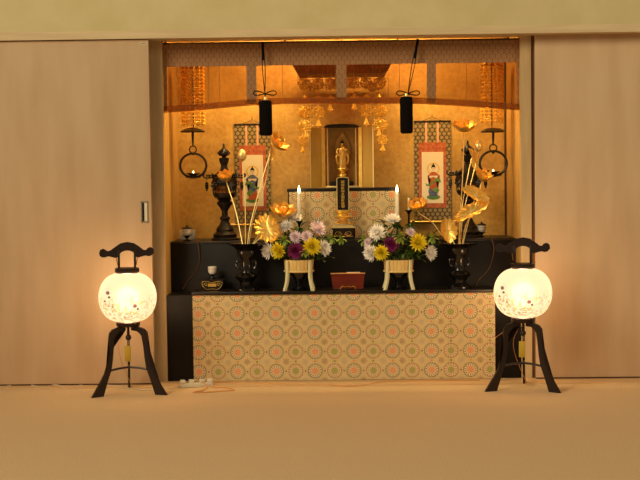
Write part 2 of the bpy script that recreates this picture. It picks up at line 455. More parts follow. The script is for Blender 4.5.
bm.faces.new(prev)
mo = at(354.5, 213.5, YT)
tag(obj('table_cloth', bm, 'brocade', origin=(mo.x+.113*(.27-.5), YT, mo.z-.0565)), 'small cream medallion brocade cloth hanging from the shrine table', 'cloth')

# ------------------------------------------------------------------ golden shrine cabinet
YC = .60
cx = at(341.7, 150, YC).x; s = F/(DIST+YC)
zt = at(341, 127, YC).z
t = thing('shrine_cabinet', 'golden shrine cabinet with both doors open, standing on the shrine table', 'cabinet', (cx, .655, ZT))
hw = 16.5/s
bm = B(); box(bm, cx-hw, cx+hw, .700, .710, ZT+.001, zt); obj('back_panel', bm, 'gold_paint', t)
for sg in (-1, 1):
    bm = B(); x = cx+sg*hw; box(bm, min(x, x-sg*.012), max(x, x-sg*.012), YC, .700, ZT+.001, zt, .001); obj('side_panel', bm, 'gold_dark', t)
    bm = B(); x = cx+sg*(hw-.012); box(bm, min(x, x-sg*.006), max(x, x-sg*.006), YC-.004, YC+.004, ZT+.012, zt-.008); obj('gold_trim', bm, 'gold_pale', t)
bm = B(); box(bm, cx-hw, cx+hw, YC-.004, .710, ZT+.0005, ZT+.012, .001); obj('base_board', bm, 'gold_pale', t)
bm = B(); box(bm, cx-.07, cx+.07, YC+.015, .699, ZT+.012, ZT+.04, .002); obj('inner_platform', bm, 'lacquer', t)
bm = B()
poly = [(-hw-.006, 0), (hw+.006, 0), (hw+.004, .008), (hw-.02, .018), (0, .022), (-hw+.02, .018), (-hw-.004, .008)]
prism(bm, poly, lambda u, v, w: (cx+u, YC-.008+w, zt+v-.002), .125); obj('roof', bm, 'lacquer_top', t)
for sg in (-1, 1):
    ang = math.radians(22)
    def fd(u, v, w, sg=sg): return (cx+sg*(hw+.002+u*math.cos(ang)-w*math.sin(ang)*0), YC-.004-u*math.sin(ang)+w, ZT+.004+v)
    W = .098; H = zt-ZT-.008
    bm = B(); prism(bm, [(0, 0), (W, 0), (W, H), (0, H)], fd, .010); dr = obj('door', bm, 'gold_flat', t)
    bm = B(); prism(bm, [(.0, .0), (.022, .0), (.022, H), (.0, H)], lambda u, v, w: tuple(Vector(fd(u, v, w))+Vector((0, -.008, 0))), .007); obj('door_stile', bm, 'gold', dr)
    bm = B(); prism(bm, [(W-.006, 0), (W, 0), (W, H), (W-.006, H)], lambda u, v, w: tuple(Vector(fd(u, v, w))+Vector((0, -.004, 0))), .003); obj('door_edge', bm, 'gold_pale', dr)
# statue
sy = .652
zb = ZT+.0405
sx = at(342.3, 150, sy).x
t = thing('buddha_statue', 'small gold standing Buddha statue with a pointed halo inside the shrine cabinet', 'statue', (sx, sy, zb))
PH = .082; K = .84
bm = B(); lathe(bm, [(.0, 0), (.040, 0), (.042, .008), (.030, .014), (.026, .024), (.032, .034), (.030, .042), (.020, .048), (.024, .056), (.037, .066), (.040, .074), (.034, PH), (0, PH)], sx, sy, zb, 24); obj('lotus_pedestal', bm, 'gold', t)
z0 = zb+PH-.0005
bm = B()
prof = [(0, 0), (.024, .001), (.026, .02), (.025, .05), (.024, .075), (.023, .10), (.027, .125), (.029, .14), (.022, .152), (.009, .158), (.008, .163)]
lathe(bm, [(r_*1.0, v_*K) for r_, v_ in prof], sx, sy, z0, 24, .65)
lathe(bm, [(0, .160*K), (.007, .161*K), (.0112, .168*K), (.0122, .177*K), (.011, .186*K), (.007, .192*K), (.005, .197*K), (0, .200*K)], sx, sy, z0, 20)
for sg in (-1, 1):                                  # arms: one raised, one lowered
    e = (sx+sg*.035, sy-.004, z0+.105*K)
    h = (sx+sg*.024, sy-.026, z0+(.132 if sg > 0 else .095)*K)
    tube(bm, smooth_path([(sx+sg*.024, sy, z0+.144*K), (sx+sg*.033, sy, z0+.125*K), e, h]), .0075, 8)
    ball(bm, h, .007, 1, .6, 1.3)
    tube(bm, smooth_path([(sx+sg*.028, sy-.006, z0+.11*K), (sx+sg*.038, sy-.006, z0+.07*K), (sx+sg*.031, sy-.002, z0+.03*K)]), [.008]*6+[.006]*6+[.003], 8)
obj('body', bm, 'gold', t)
bm = B(); ball(bm, (sx, sy, z0+.187*K), .0127, 1, 1, .8); ball(bm, (sx, sy, z0+.200*K), .006); obj('hair', bm, 'iron', t)
bm = B()
for k in range(5):
    zz = z0+(.03+k*.02)*K; tube(bm, smooth_path([(sx-.019, sy-.0135, zz+.018), (sx, sy-.0205, zz), (sx+.019, sy-.0135, zz+.018)]), .0015, 6)
obj('robe_folds', bm, 'gold_pale', t)
bm = B()
hp_ = [(-.014, -.03), (-.036, 0), (-.046, .05), (-.050, .10), (-.047, .14), (-.034, .175), (-.016, .2), (0, .232), (.016, .2), (.034, .175), (.047, .14), (.050, .10), (.046, .05), (.036, 0), (.014, -.03)]
prism(bm, hp_, lambda u, v, w: (sx+u, sy+.03+w, z0+v), .004)
tube(bm, [(sx+u, sy+.029, z0+v) for u, v in hp_], .0022, 6)
for k in range(9):
    q = (k-4)*.3; tube(bm, [(sx+.016*math.sin(q), sy+.0285, z0+.15+.016*math.cos(q)), (sx+.040*math.sin(q), sy+.0285, z0+.15+.040*math.cos(q))], .0012, 5)
obj('halo', bm, 'gold_paint', t)

# ------------------------------------------------------------------ memorial tablet
Yt = .40; s = F/(DIST+Yt)
p = at(343.3, 240, Yt); tx = p.x; zz = lambda y: at(343.3, y, Yt).z
t = thing('memorial_tablet', 'tall black memorial tablet with gold writing on a tiered gold lotus base', 'tablet', (tx, Yt, Z2))
bm = B(); w = 12/s
poly = [(-w*.95, 0), (w*.95, 0), (w, .010), (w*.86, .018), (w*.86, .055), (w, .064), (w, .070), (-w, .070), (-w, .064), (-w*.86, .055), (-w*.86, .018), (-w, .010)]
prism(bm, poly, lambda u, v, q: (tx+u, Yt-.03+q, Z2+.0005+v), .06); base = obj('base', bm, 'lacquer_top', t)
bm = B(); prism(bm, [(-w*1.02, .070), (w*1.02, .070), (w*.8, .085), (-w*.8, .085)], lambda u, v, q: (tx+u, Yt-.031+q, Z2+v), .062); obj('gold_moulding', bm, 'gold_pale', t)
bm = B()
for sg in (-1, 1):
    pts = [(tx+sg*(.012+.02*math.sin(a_)*.9+.018), Yt-.031, Z2+.036+.012*math.cos(a_)) for a_ in [k*.5 for k in range(13)]]
    tube(bm, pts, .0013, 5)
    tube(bm, [(tx+sg*.006, Yt-.031, Z2+.03), (tx+sg*.016, Yt-.031, Z2+.044), (tx+sg*.03, Yt-.031, Z2+.034)], .0013, 5)
tube(bm, [(tx-w*.8, Yt-.031, Z2+.02), (tx+w*.8, Yt-.031, Z2+.02)], .0012, 5); obj('gold_scroll_work', bm, 'gold', base)
bm = B(); za = zz(223)-.004; 
lathe(bm, [(0, za), (.050, za), (.054, za+.006), (.030, za+.014), (.022, za+.02), (.024, za+.026), (.055, za+.036), (.057, za+.042), (.036, za+.05), (.030, za+.056), (.034, za+.062), (.052, za+.072), (.052, za+.082), (0, za+.082)], tx, Yt, 0, 24, .6); obj('lotus_base', bm, 'gold', t)
zs0 = za+.082; zs1 = zz(177)
bm = B(); hwid = 5.9/s
def arch(h0, h1, ww, top): return [(-ww, h0), (ww, h0), (ww, h1), (ww*.6, h1+top*.7), (0, h1+top), (-ww*.6, h1+top*.7), (-ww, h1)]
prism(bm, arch(zs0, zs1-.006, hwid+.002, .008), lambda u, v, q: (tx+u, Yt-.006+q, v), .014); pl = obj('gold_frame', bm, 'gold_pale', t)
bm = B(); prism(bm, arch(zs0+.001, zs1-.009, hwid-.003, .006), lambda u, v, q: (tx+u, Yt-.0075+q, v), .0022); pl = obj('tablet_plate', bm, 'lacquer_top', t)
bm = B(); n = 9; zt0 = zs0+.012; zt1 = zs1-.02; g = (zt1-zt0)/n; rr = random.Random(3)
for k in range(n):                                   # brushed characters, one under another
    zc = zt0+g*(k+.5); hh = g*.30; hw2 = .010
    for q in range(3):
        z = zc-hh+q*hh; ww = hw2*rr.choice((.6, .85, 1)); box(bm, tx-ww, tx+ww, Yt-.0088, Yt-.0074, z-.0015, z+.0015)
    for q in rr.sample((-.8, -.4, .4, .8), 2): box(bm, tx+q*hw2-.0014, tx+q*hw2+.0014, Yt-.0088, Yt-.0074, zc-hh, zc+hh)
obj('gold_writing', bm, 'gold_bright', pl)

# ------------------------------------------------------------------ candles on the shrine sides
def candle(px, ytop, ybase, Y, label, short, rr=.0115, group='white candles beside the shrine table', flame=True):
    p = at(px, ytop, Y); z0 = at(px, ybase, Y).z
    t = thing('candlestick', 'black candle holder under the '+short, 'candlestick', (p.x, Y, Z2))
    bm = B(); lathe(bm, [(0, 0), (.034, 0), (.034, .006), (.016, .014), (.007, .03), (.006, z0-Z2-.03), (.012, z0-Z2-.014), (.022, z0-Z2-.006), (.022, z0-Z2), (0, z0-Z2)], p.x, Y, Z2+.0005, 24); obj('stand', bm, 'vase', t)
    t = thing('candle', label, 'candle', (p.x, Y, z0))
    bm = B(); lathe(bm, [(0, 0), (rr, 0), (rr, p.z-z0-.003), (rr*.8, p.z-z0), (0, p.z-z0-.002)], p.x, Y, z0+.001, 20); obj('wax_body', bm, 'wax', t)
    if flame:
        bm = B(); lathe(bm, [(0, 0), (.006, .008), (.0085, .018), (.006, .032), (.002, .046), (0, .052)], p.x, Y, p.z-.001, 16); obj('flame', bm, 'flame', t)
candle(299, 193.5, 221, .44, 'tall white candle with a glowing tip left of the memorial tablet', 'tall candle left of the tablet')
candle(397, 193, 221, .44, 'tall white candle with a glowing tip right of the memorial tablet', 'tall candle right of the tablet')
candle(408.6, 198, 210, .47, 'thin short white candle behind the gold lotus right of the shrine table', 'thin short candle at right', .0055, flame=False)

# ------------------------------------------------------------------ hanging scrolls
def scroll(xl, xr, yt, yb, label, mirror):
    Y = YB-.006; c = (xl+xr)/2
    tl = at(xl, yt, Y); br = at(xr, yb, Y); x0, x1, z1, z0 = tl.x, br.x, tl.z, br.z
    cx = (x0+x1)/2; W = x1-x0; H = z1-z0
    t = thing('hanging_scroll', label, 'scroll', (cx, Y, z0))
    def pl(name, a0, a1, b0, b1, lay, m, par=t, lb=None):
        bm = B(); box(bm, x0+a0*W, x0+a1*W, Y-.002-lay*.001, Y-.001-lay*.001, z0+b0*H, z0+b1*H); return obj(name, bm, m, par, lb)
    pl('brocade_mount', 0, 1, 0, 1, 0, 'scroll_brocade')
    pl('red_border', .13, .87, .14, .79, 1.1, 'scroll_red')
    pp = pl('painting_paper', .21, .79, .185, .695, 2.2, 'paper')
    for q in (.31, .62): pl('pink_strip', q, q+.055, .79, 1, 1.1, 'pink_strip')
    bm = B(); tube(bm, [(x0-.02, Y-.008, z0), (x1+.02, Y-.008, z0)], .007, 12); rod = obj('bottom_rod', bm, 'gold', t)
    for sg, x in ((-1, x0), (1, x1)):
        bm = B(); tube(bm, [(x+sg*.006, Y-.008, z0), (x+sg*.028, Y-.008, z0)], .0095, 12); obj('rod_cap', bm, 'gold_pale', rod, 'gold end cap')
    bm = B(); tube(bm, [(x0, Y-.004, z1), (x1, Y-.004, z1)], .005, 10); obj('top_rod', bm, 'rosewood', t)
    bm = B(); tube(bm, smooth_path([(cx-.06, Y-.004, z1+.004), (cx-.02, Y-.004, z1+.018), (cx, Y-.004, z1+.028), (cx+.02, Y-.004, z1+.018), (cx+.06, Y-.004, z1+.004)]), .0015, 6)
    tube(bm, [(cx, Y-.004, z1+.028), (cx, Y+.003, z1+.045)], .002, 6); obj('hanging_cord', bm, 'iron', t)
    # painted figure: lotus base, robe, sash, head, halo
    yy = Y-.0045; fx = cx+(.02*W if mirror else -.01*W)
    fz = z0+H*.235; fh = H*.34
    def part(name, poly, m, lay, lb=None):
        bm = B(); prism(bm, poly, lambda u, v, w: (fx+(-u if mirror else u)*fh, yy-lay*.0006+w, fz+v*fh), .0005); return obj(name, bm, m, pp, lb)
    el = lambda cx_, cz_, rx, rz, n=18: [(cx_+rx*math.cos(2*PI*k/n), cz_+rz*math.sin(2*PI*k/n)) for k in range(n)]
    part('painted_halo', el(.0, .86, .185, .185), 'halo', 0)
    part('painted_halo_rim', el(.0, .86, .145, .145), 'paper', .5)
    part('painted_lotus_base', el(0, .03, .20, .075), 'robe_green', 1)
    part('painted_skirt', [(-.12, .05), (.11, .05), (.15, .2), (.10, .38), (-.08, .38), (-.11, .2)], 'robe_blue' if mirror else 'robe_red', 2)
    part('painted_robe', [(-.13, .27), (.05, .24), (.13, .36), (.07, .52), (.17, .66), (.05, .77), (-.05, .77), (-.19, .66), (-.07, .53), (-.10, .38)], 'robe_red' if mirror else 'robe_blue', 3)
    part('painted_sash', [(-.2, .55), (-.1, .62), (.02, .48), (.15, .40), (.24, .44), (.2, .36), (.05, .38), (-.08, .5), (-.22, .46)], 'robe_green', 4)
    part('painted_scarf', [(-.17, .24), (-.07, .34), (.02, .27), (-.02, .2), (-.12, .16)], 'robe_green', 4)
    part('painted_arms', [(-.13, .66), (.13, .66), (.1, .58), (0, .62), (-.1, .58)], 'paper', 5)
    part('painted_face', el(0, .87, .042, .058), 'skin', 4)
    part('painted_hair', [(-.065, .87), (-.05, .95), (-.02, .985), (0, 1.03), (.02, .985), (.05, .95), (.065, .87), (.03, .91), (-.03, .91)], 'hair', 5)
scroll(234, 271.5, 124.5, 224.5, 'hanging scroll with a painted deity in a blue coat, on the gold wall at left', False)
scroll(413.5, 451.5, 121.5, 221.5, 'hanging scroll with a painted deity in a red robe, on the wall at right', True)

# ------------------------------------------------------------------ tall black ornamental lanterns
def stand_lantern(px, py, Y, label):
    p = at(px, py, Y); x = p.x; y = Y; k = 1.0
    t = thing('altar_lantern', label, 'lantern', (x, y, Z2), 'tall black bronze altar lanterns')
    z = lambda v: (239.5-v)/(F/(DIST+Y))
    r = lambda v: 1.1*v/(F/(DIST+Y))
    bm = B(); lathe(bm, [(0, 0), (r(12.5), 0), (r(12.5), .008), (r(10.5), .016), (r(11), z(234)), (r(8), z(231)), (r(8.2), z(229)), (r(5), z(224)), (r(3.4), z(220)), (0, z(220))], x, y, Z2+.0005, 32); obj('foot', bm, 'iron', t)
    bm = B(); lathe(bm, [(0, z(220)), (r(3.2), z(220)), (r(4.8), z(218.5)), (r(4.8), z(217)), (r(2.8), z(215)), (r(2.6), z(211)), (r(4), z(208)), (r(7), z(203.5)), (r(7.4), z(202)), (r(5), z(200)), (r(8), z(197.5)), (0, z(197.5))], x, y, Z2, 32); obj('stem', bm, 'iron', t)
    # pierced fire box
    bm = B()
    lathe(bm, [(0, z(197.5)), (r(9), z(197)), (r(10.5), z(194)), (r(10.5), z(193)), (0, z(193))], x, y, Z2, 32)
    for i in range(18):
        a_ = 2*PI*i/18; q = (x+r(10)*math.cos(a_), y+r(10)*math.sin(a_))
        tube(bm, smooth_path([(q[0], q[1], Z2+z(193)), (x+r(10.8)*math.cos(a_+.12), y+r(10.8)*math.sin(a_+.12), Z2+z(189)), (x+r(10)*math.cos(a_), y+r(10)*math.sin(a_), Z2+z(185))], 3), .0022, 6)
    for v in (193, 189, 185): ring(bm, (x, y, Z2+z(v)), r(10.3), .003, 'Z', 32, 6)
    obj('pierced_body', bm, 'iron', t)
    bm = B(); lathe(bm, [(0, z(191)), (r(7.5), z(192)), (r(7.5), z(185)), (0, z(185))], x, y, Z2, 20); obj('inner_shade', bm, 'gold_dark', t)
    bm = B(); lathe(bm, [(0, z(185)), (r(11), z(184.5)), (r(12), z(182)), (r(10), z(177)), (r(7), z(172.5)), (r(3.6), z(169)), (r(2.8), z(164.5)), (0, z(164.5))], x, y, Z2, 6); rf = obj('roof', bm, 'iron', t)
    for i in range(6):
        a_ = 2*PI*i/6; d = Vector((math.cos(a_), math.sin(a_), 0)); o_ = Vector((x, y, Z2))
        bm = B(); tube(bm, smooth_path([o_+d*r(8)+Vector((0, 0, z(178))), o_+d*r(12)+Vector((0, 0, z(177))), o_+d*r(16)+Vector((0, 0, z(177.5))), o_+d*r(18.5)+Vector((0, 0, z(176))), o_+d*r(19)+Vector((0, 0, z(174))), o_+d*r(17.6)+Vector((0, 0, z(173.5)))]), .0055, 6)
        for q_ in (11, 13.5, 16): ball(bm, o_+d*r(q_)+Vector((0, 0, z(175.0))), .009, sub=1)
        cu = obj('curled_arm', bm, 'iron', t)
        bm = B(); e = o_+d*r(16)
        tube(bm, [e+Vector((0, 0, z(177.5))), e+Vector((0, 0, z(182)))], .0015, 5)
        for j in range(4):
            w = j*PI/2; ball(bm, e+Vector((.010*math.cos(w)*d.y, .010*math.cos(w)*d.x, z(185)+.012*math.sin(w))), .0125, 1, 1, 1, 1)
        ball(bm, e+Vector((0, 0, z(185))), .011, sub=1); ball(bm, e+Vector((0, 0, z(189.5))), .007, sub=1)
        obj('flower_pendant', bm, 'iron', cu)
    bm = B(); lathe(bm, [(0, z(164.8)), (r(2.6), z(164.8)), (r(4), z(162)), (r(4.8), z(158.2)), (r(5), z(157.5)), (r(3), z(157.3)), (0, z(157.3))], x, y, Z2, 24); obj('cup', bm, 'iron', t)
    bm = B(); lathe(bm, [(0, z(157.4)), (r(2.4), z(157)), (r(1.8), z(156.3)), (r(4.2), z(154.5)), (r(4.5), z(153)), (r(3), z(149.5)), (r(1.2), z(147)), (r(.8), z(144.5)), (r(1), z(144)), (0, z(142.5))], x, y, Z2, 24)
    for i in range(8):
        a_ = 2*PI*i/8
        tube(bm, [(x+r(3.6)*math.cos(a_), y+r(3.6)*math.sin(a_), Z2+z(155)), (x+r(5.6)*math.cos(a_), y+r(5.6)*math.sin(a_), Z2+z(152.6)), (x+r(3)*math.cos(a_), y+r(3)*math.sin(a_), Z2+z(149.5))], .004, 5)
    obj('jewel_finial', bm, 'iron', t)
stand_lantern(225.2, 239, .50, 'tall black bronze altar lantern in front of the left hanging scroll')
stand_lantern(468.3, 239, .50, 'tall black bronze altar lantern behind the gold lotus leaves at right')

# ------------------------------------------------------------------ black vases on the lower step
def vase(px, label):
    Y = .203; p = at(px, 285, Y); x = p.x; s = F/(DIST+Y); r = lambda v: v/s
    H = at(px, 243, Y).z-Z1
    t = thing('altar_vase', label, 'vase', (x, Y, Z1), 'black bronze altar vases')
    bm = B(); lathe(bm, [(0, 0), (r(12), 0), (r(12), .01), (r(9), .022), (r(6.5), .032), (r(7), .05), (0, .05)], x, Y, Z1+.0005, 36); obj('foot', bm, 'vase', t)
    bm = B(); lathe(bm, [(0, .05), (r(6.5), .05), (r(10.5), .072), (r(11.5), .085), (r(9), .098), (r(6), .106), (r(5.4), .12), (r(5.2), .165), (r(6.5), .19), (r(9), .21), (r(9), .235), (r(13), H-.02), (r(19), H-.006), (r(20), H), (r(18.5), H), (r(12), H-.012), (r(6), H-.04), (0, H-.05)], x, Y, Z1, 40); obj('body', bm, 'vase', t)
    bm = B()
    for sg in (-1, 1): tube(bm, smooth_path([(x+sg*r(5), Y, Z1+.165), (x+sg*r(9), Y, Z1+.172), (x+sg*r(10), Y, Z1+.15), (x+sg*r(8), Y, Z1+.13), (x+sg*r(5.2), Y, Z1+.128)]), .005, 8)
    obj('ear_handles', bm, 'vase', t)
    return x, Y, Z1+H
VL = vase(246.5, 'black bronze altar vase holding gold lotuses, left of the left flower tub')
VR = vase(459.5, 'black bronze altar vase holding gold lotuses, right of the right flower tub')

# ------------------------------------------------------------------ gilded lotus sprays
def petal(bm, base, d, up, L, W, curl, n=6, mw=5, cup=.35, wav=0, th=0):
    """a cupped petal leaving base along d, curving towards up"""
    d = d.normalized(); up = (up-d*up.dot(d)).normalized(); sd = d.cross(up)
    grid = []
    for i in range(n+1):
        t = i/n; ang = curl*t
        c = base+d*(L*math.sin(ang)/curl if abs(curl) > 1e-3 else L*t)+up*(L*(1-math.cos(ang))/curl if abs(curl) > 1e-3 else 0)
        nrm = (up*math.cos(ang)-d*math.sin(ang))
        w = W*(math.sin(PI*min(1, t*.93+.07))**.7)*(1 if t < .99 else .15)
        row = []
        for k in range(mw):
            q = k/(mw-1)*2-1
            row.append(bm.verts.new(c+sd*(q*w)+nrm*(cup*w*q*q+wav*math.sin(q*7+t*6)*t)))
        grid.append(row)
    for i in range(n):
        for k in range(mw-1): bm.faces.new((grid[i][k], grid[i][k+1], grid[i+1][k+1], grid[i+1][k]))
def stem(pts, r, parent, m='gold_pale', name='stem'):
    bm = B(); tube(bm, smooth_path(pts, 5), r, 6); return obj(name, bm, m, parent)
def axis_frame(ax):
    ax = Vector(ax).normalized(); u = ax.cross(Vector((0, 1, 0)))
    if u.length < .05: u = ax.cross(Vector((1, 0, 0)))
    u.normalize(); return ax, u, ax.cross(u)
def gold_lotus(px, py, Y, R, ax, label, foot, mids=(), open_=.9, seeds=True, G='gilded lotus flowers in the altar vases'):
    c = at(px, py, Y); ax, u, w = axis_frame(ax); R *= 1.18
    t = thing('gilded_lotus', label, 'gilded lotus', foot, G)
    for layer, (n, ln, wd, tilt, ph) in enumerate(((8, 1.0, .34, .45+open_*.95, 0), (6, .8, .32, .2+open_*.45, .4))):
        bm = B()
        for k in range(n):
            a_ = 2*PI*k/n+ph; rad = u*math.cos(a_)+w*math.sin(a_)
            d = ax*math.cos(tilt)+rad*math.sin(tilt)
            petal(bm, c+rad*R*.08, d, (ax*math.sin(tilt)-rad*math.cos(tilt)), R*ln, R*wd, 1.1 if layer == 0 else .8)
        obj('petals', bm, 'gold', t)
    bm = B(); ball(bm, c+ax*R*.28, R*.26, 1, 1, .9)
    for k in range(9):
        a_ = k*.7; ball(bm, c+ax*R*.5+(u*math.cos(a_)+w*math.sin(a_))*R*.14, R*.05, sub=1)
    obj('seed_pod', bm, 'gold_pale', t)
    stem([c+ax*R*.1, c-ax*R*.4]+[at(*m) for m in mids]+[foot], .0032, t)
def gold_bud(px, py, Y, H, label, foot, mids=()):
    c = at(px, py, Y); H *= 1.2
    t = thing('gilded_lotus_bud', label, 'gilded lotus bud', foot)
    bm = B(); lathe(bm, [(0, 0), (H*.18, H*.06), (H*.34, H*.26), (H*.38, H*.5), (H*.28, H*.78), (H*.12, H*.95), (0, H)], c.x, c.y, c.z-H/2, 18); obj('bud', bm, 'gold_pale', t)
    bm = B()
    for k in range(5):
        a_ = 2*PI*k/5+.3; rad = Vector((math.cos(a_), math.sin(a_), 0))
        petal(bm, c-Vector((0, 0, H*.5))+rad*H*.1, rad*.75+Vector((0, 0, 1)), -rad+Vector((0, 0, .8)), H*.8, H*.26, .75)
    obj('petals', bm, 'gold', t)
    stem([c-Vector((0, 0, H*.45))]+[at(*m) for m in mids]+[foot], .003, t)
def gold_leaf(px, py, Y, R, ax, label, foot, mids=(), fold=.5, seed=1, sq=1.0, tilt=0, ruff=1.0):
    c = at(px, py, Y); ax = Vector(ax).normalized(); u = Vector((0, 0, 1)).cross(ax).normalized(); w = ax.cross(u)
    if tilt: u, w = u*math.cos(tilt)+w*math.sin(tilt), w*math.cos(tilt)-u*math.sin(tilt)
    t = thing('gilded_lotus_leaf', label, 'gilded lotus leaf', foot)
    bm = B(); N = 44; K = 7; rows = []
    for k in range(K+1):
        f = k/K; row = []
        for i in range(N):
            a_ = 2*PI*i/N
            rr = R*f*(1+.05*ruff*math.sin(13*a_+seed)*f)
            x = rr*math.cos(a_); y = rr*math.sin(a_)*sq
            h = fold*abs(x)**1.3/(R**.3)+.07*ruff*R*math.sin(13*a_+seed*2)*f**3+.06*(ruff-1)*R*math.sin(5*a_+seed)*f*f+.10*R*f*f
            row.append(bm.verts.new(c+u*x*(1-.35*fold*f)+w*y+ax*h))
        rows.append(row)
    for k in range(K):
        for i in range(N): 
            j = (i+1) % N; bm.faces.new((rows[k][i], rows[k][j], rows[k+1][j], rows[k+1][i]))
    bmesh.ops.remove_doubles(bm, verts=bm.verts, dist=1e-5); obj('leaf_blade', bm, 'gold', t)
    bm = B()
    for i in range(9):
        a_ = 2*PI*i/9+.1
        pts = []
        for f in (.05, .4, .75):
            x = R*f*math.cos(a_); y = R*f*math.sin(a_)*sq; pts.append(c+u*x*(1-.35*fold*f)+w*y+ax*(fold*abs(x)**1.3/(R**.3)+.10*R*f*f+.001))
        tube(bm, pts, .0016, 5)
    obj('leaf_veins', bm, 'gold_pale', t)
    stem([c-ax*.005]+[at(*m) for m in mids]+[foot], .003, t)
def mouth(V, dx, dy): return Vector((V[0]+dx, V[1]+dy, V[2]-.036))
gold_bud(242, 155, .36, .062, 'large gold lotus bud on a tall straight stem in front of the left scroll', mouth(VL, -.004, .0), [(245, 205, .3)])
gold_lotus(226.5, 181, .30, .064, (-.15, -.6, 1), 'open gold lotus low in front of the left black altar lantern', mouth(VL, -.014, -.012), [(236, 212, .26)], open_=.75)
gold_lotus(274.5, 146, .36, .078, (.75, -.35, .6), 'wide open gold lotus topmost beside the left black tassel', mouth(VL, .012, .01), [(266, 180, .33), (254, 215, .26)], open_=1.0)
gold_leaf(271, 152, .34, .022, (.5, -.9, .1), 'narrow drooping gold lotus leaf on the right edge of the left scroll', mouth(VL, .004, .018), [(262, 180, .32), (251, 222, .24)], fold=.9, seed=2, sq=2.4, tilt=-.1)
gold_lotus(283, 215, .27, .082, (.1, -.5, 1), 'large open gold lotus behind the top of the left flower arrangement', mouth(VL, .02, .002), [(265, 228, .24)], open_=1.15)
gold_leaf(268, 229, .22, .078, (-.2, -1, .3), 'large rumpled gold lotus leaf left of the left flower arrangement', mouth(VL, .017, -.012), (), fold=.3, seed=5, sq=1.15, tilt=.5, ruff=2.0)
gold_lotus(464, 132, .36, .082, (.02, -.35, 1), 'wide open gold lotus topmost at right, above the right black altar lantern', mouth(VR, -.004, .006), [(463, 170, .33), (460, 220, .26)], open_=1.0)
gold_bud(478.5, 146, .36, .056, 'small gold lotus bud beside the right hanging oil lamp', mouth(VR, .006, .01), [(473, 175, .3), (463, 215, .24)])
gold_leaf(472.5, 157, .33, .026, (.5, -.8, .2), 'narrow folded gold lotus leaf under the topmost right lotus', mouth(VR, .0, -.012), [(468, 175, .3), (461, 215, .24)], fold=.9, seed=3, sq=2.2, tilt=.45)
gold_lotus(482, 181, .30, .068, (.3, -.55, 1), 'open gold lotus below the right hanging oil lamp', mouth(VR, .012, 0), [(478, 200, .26), (466, 225, .24)], open_=.8)
gold_leaf(475.5, 196.5, .26, .052, (.25, -1, .5), 'broad folded gold lotus leaf below the right lotus', mouth(VR, .014, -.012), [(470, 215, .24)], fold=.55, seed=1, tilt=.95, sq=1.75)
gold_leaf(471, 212.5, .22, .050, (-.1, -1, .55), 'big ruffled gold lotus leaf slanting above the right vase mouth', mouth(VR, .008, -.016), (), fold=.5, seed=4, sq=2.2, tilt=-1.03, ruff=2.2)
gold_leaf(447.5, 231, .20, .062, (.15, -1, .2), 'upright fluted gold lotus leaf at the left rim of the right vase', mouth(VR, -.012, -.012), (), fold=.6, seed=7, sq=1.15, tilt=.15, ruff=1.2)
gold_lotus(418.5, 209, .24, .068, (-.25, -.6, 1), 'open gold lotus on an arched stem above the right flower arrangement', mouth(VR, -.018, -.002), [(432, 222, .24), (442, 235, .22)], open_=1.0)

# ------------------------------------------------------------------ wooden tubs and chrysanthemum arrangements
def tub(px, label):
    Y = .20; s = F/(DIST+Y); x = at(px, 270, Y).x; z0 = Z1; zt = at(px, 259.5, Y).z; zb = at(px, 272, Y).z; R = 15/s
    t = thing('wooden_tub', label, 'flower tub', (x, Y, z0), 'pale wooden flower tubs')
    bm = B(); lathe(bm, [(0, zb), (R*.93, zb), (R, zt), (R*.92, zt), (R*.86, zb+.012), (0, zb+.012)], x, Y, 0, 24)
    o = obj('bucket', bm, 'tubwood', t, smooth=False)
    bm = B()
    for k in range(24):
        a_ = 2*PI*(k+.5)/24; tube(bm, [(x+R*.945*math.cos(a_), Y+R*.945*math.sin(a_), zb+.004), (x+R*1.0*math.cos(a_), Y+R*1.0*math.sin(a_), zt-.002)], .0006, 5)
    obj('stave_joints', bm, 'gold_dark', o)
    bm = B(); ring(bm, (x, Y, zb+.007), R*.965, .006, 'Z', 40, 8); obj('hoop', bm, 'tubwood', t)
    for k in range(4):
        a_ = PI/4+k*PI/2+.0; d = Vector((math.cos(a_), math.sin(a_), 0)); sd = Vector((-d.y, d.x, 0)); O = Vector((x, Y, 0))
        H = zt-z0
        prof = [(R*1.02, H*.99), (R*1.12, H*.99), (R*1.12, H*.55), (R*1.2, H*.28), (R*1.40, .0), (R*1.22, .0), (R*1.06, H*.25), (R*.98, H*.42), (R*.98, H*.55)]
        bm = B(); prism(bm, prof, lambda u, v, w, d=d, sd=sd: tuple(O+d*u+sd*(w-.008)+Vector((0, 0, z0+.0005+v))), .016); obj('leg', bm, 'ivory', t)
    bm = B(); lathe(bm, [(0, 0), (R*.45, 0), (R*.5, .01), (R*.25, .018), (R*.3, .05), (R*.62, zb-z0-.012), (R*.62, zb-z0-.0015), (0, zb-z0-.0015)], x, Y, z0+.0005, 24); obj('black_inner_vase', bm, 'vase', t, 'black lacquered vase under the bucket')
    return Vector((x, Y, zb+.02))
TL = tub(299, 'pale wooden tub on curved legs holding the left flower arrangement')
TR = tub(398.5, 'pale wooden tub on curved legs holding the right flower arrangement')
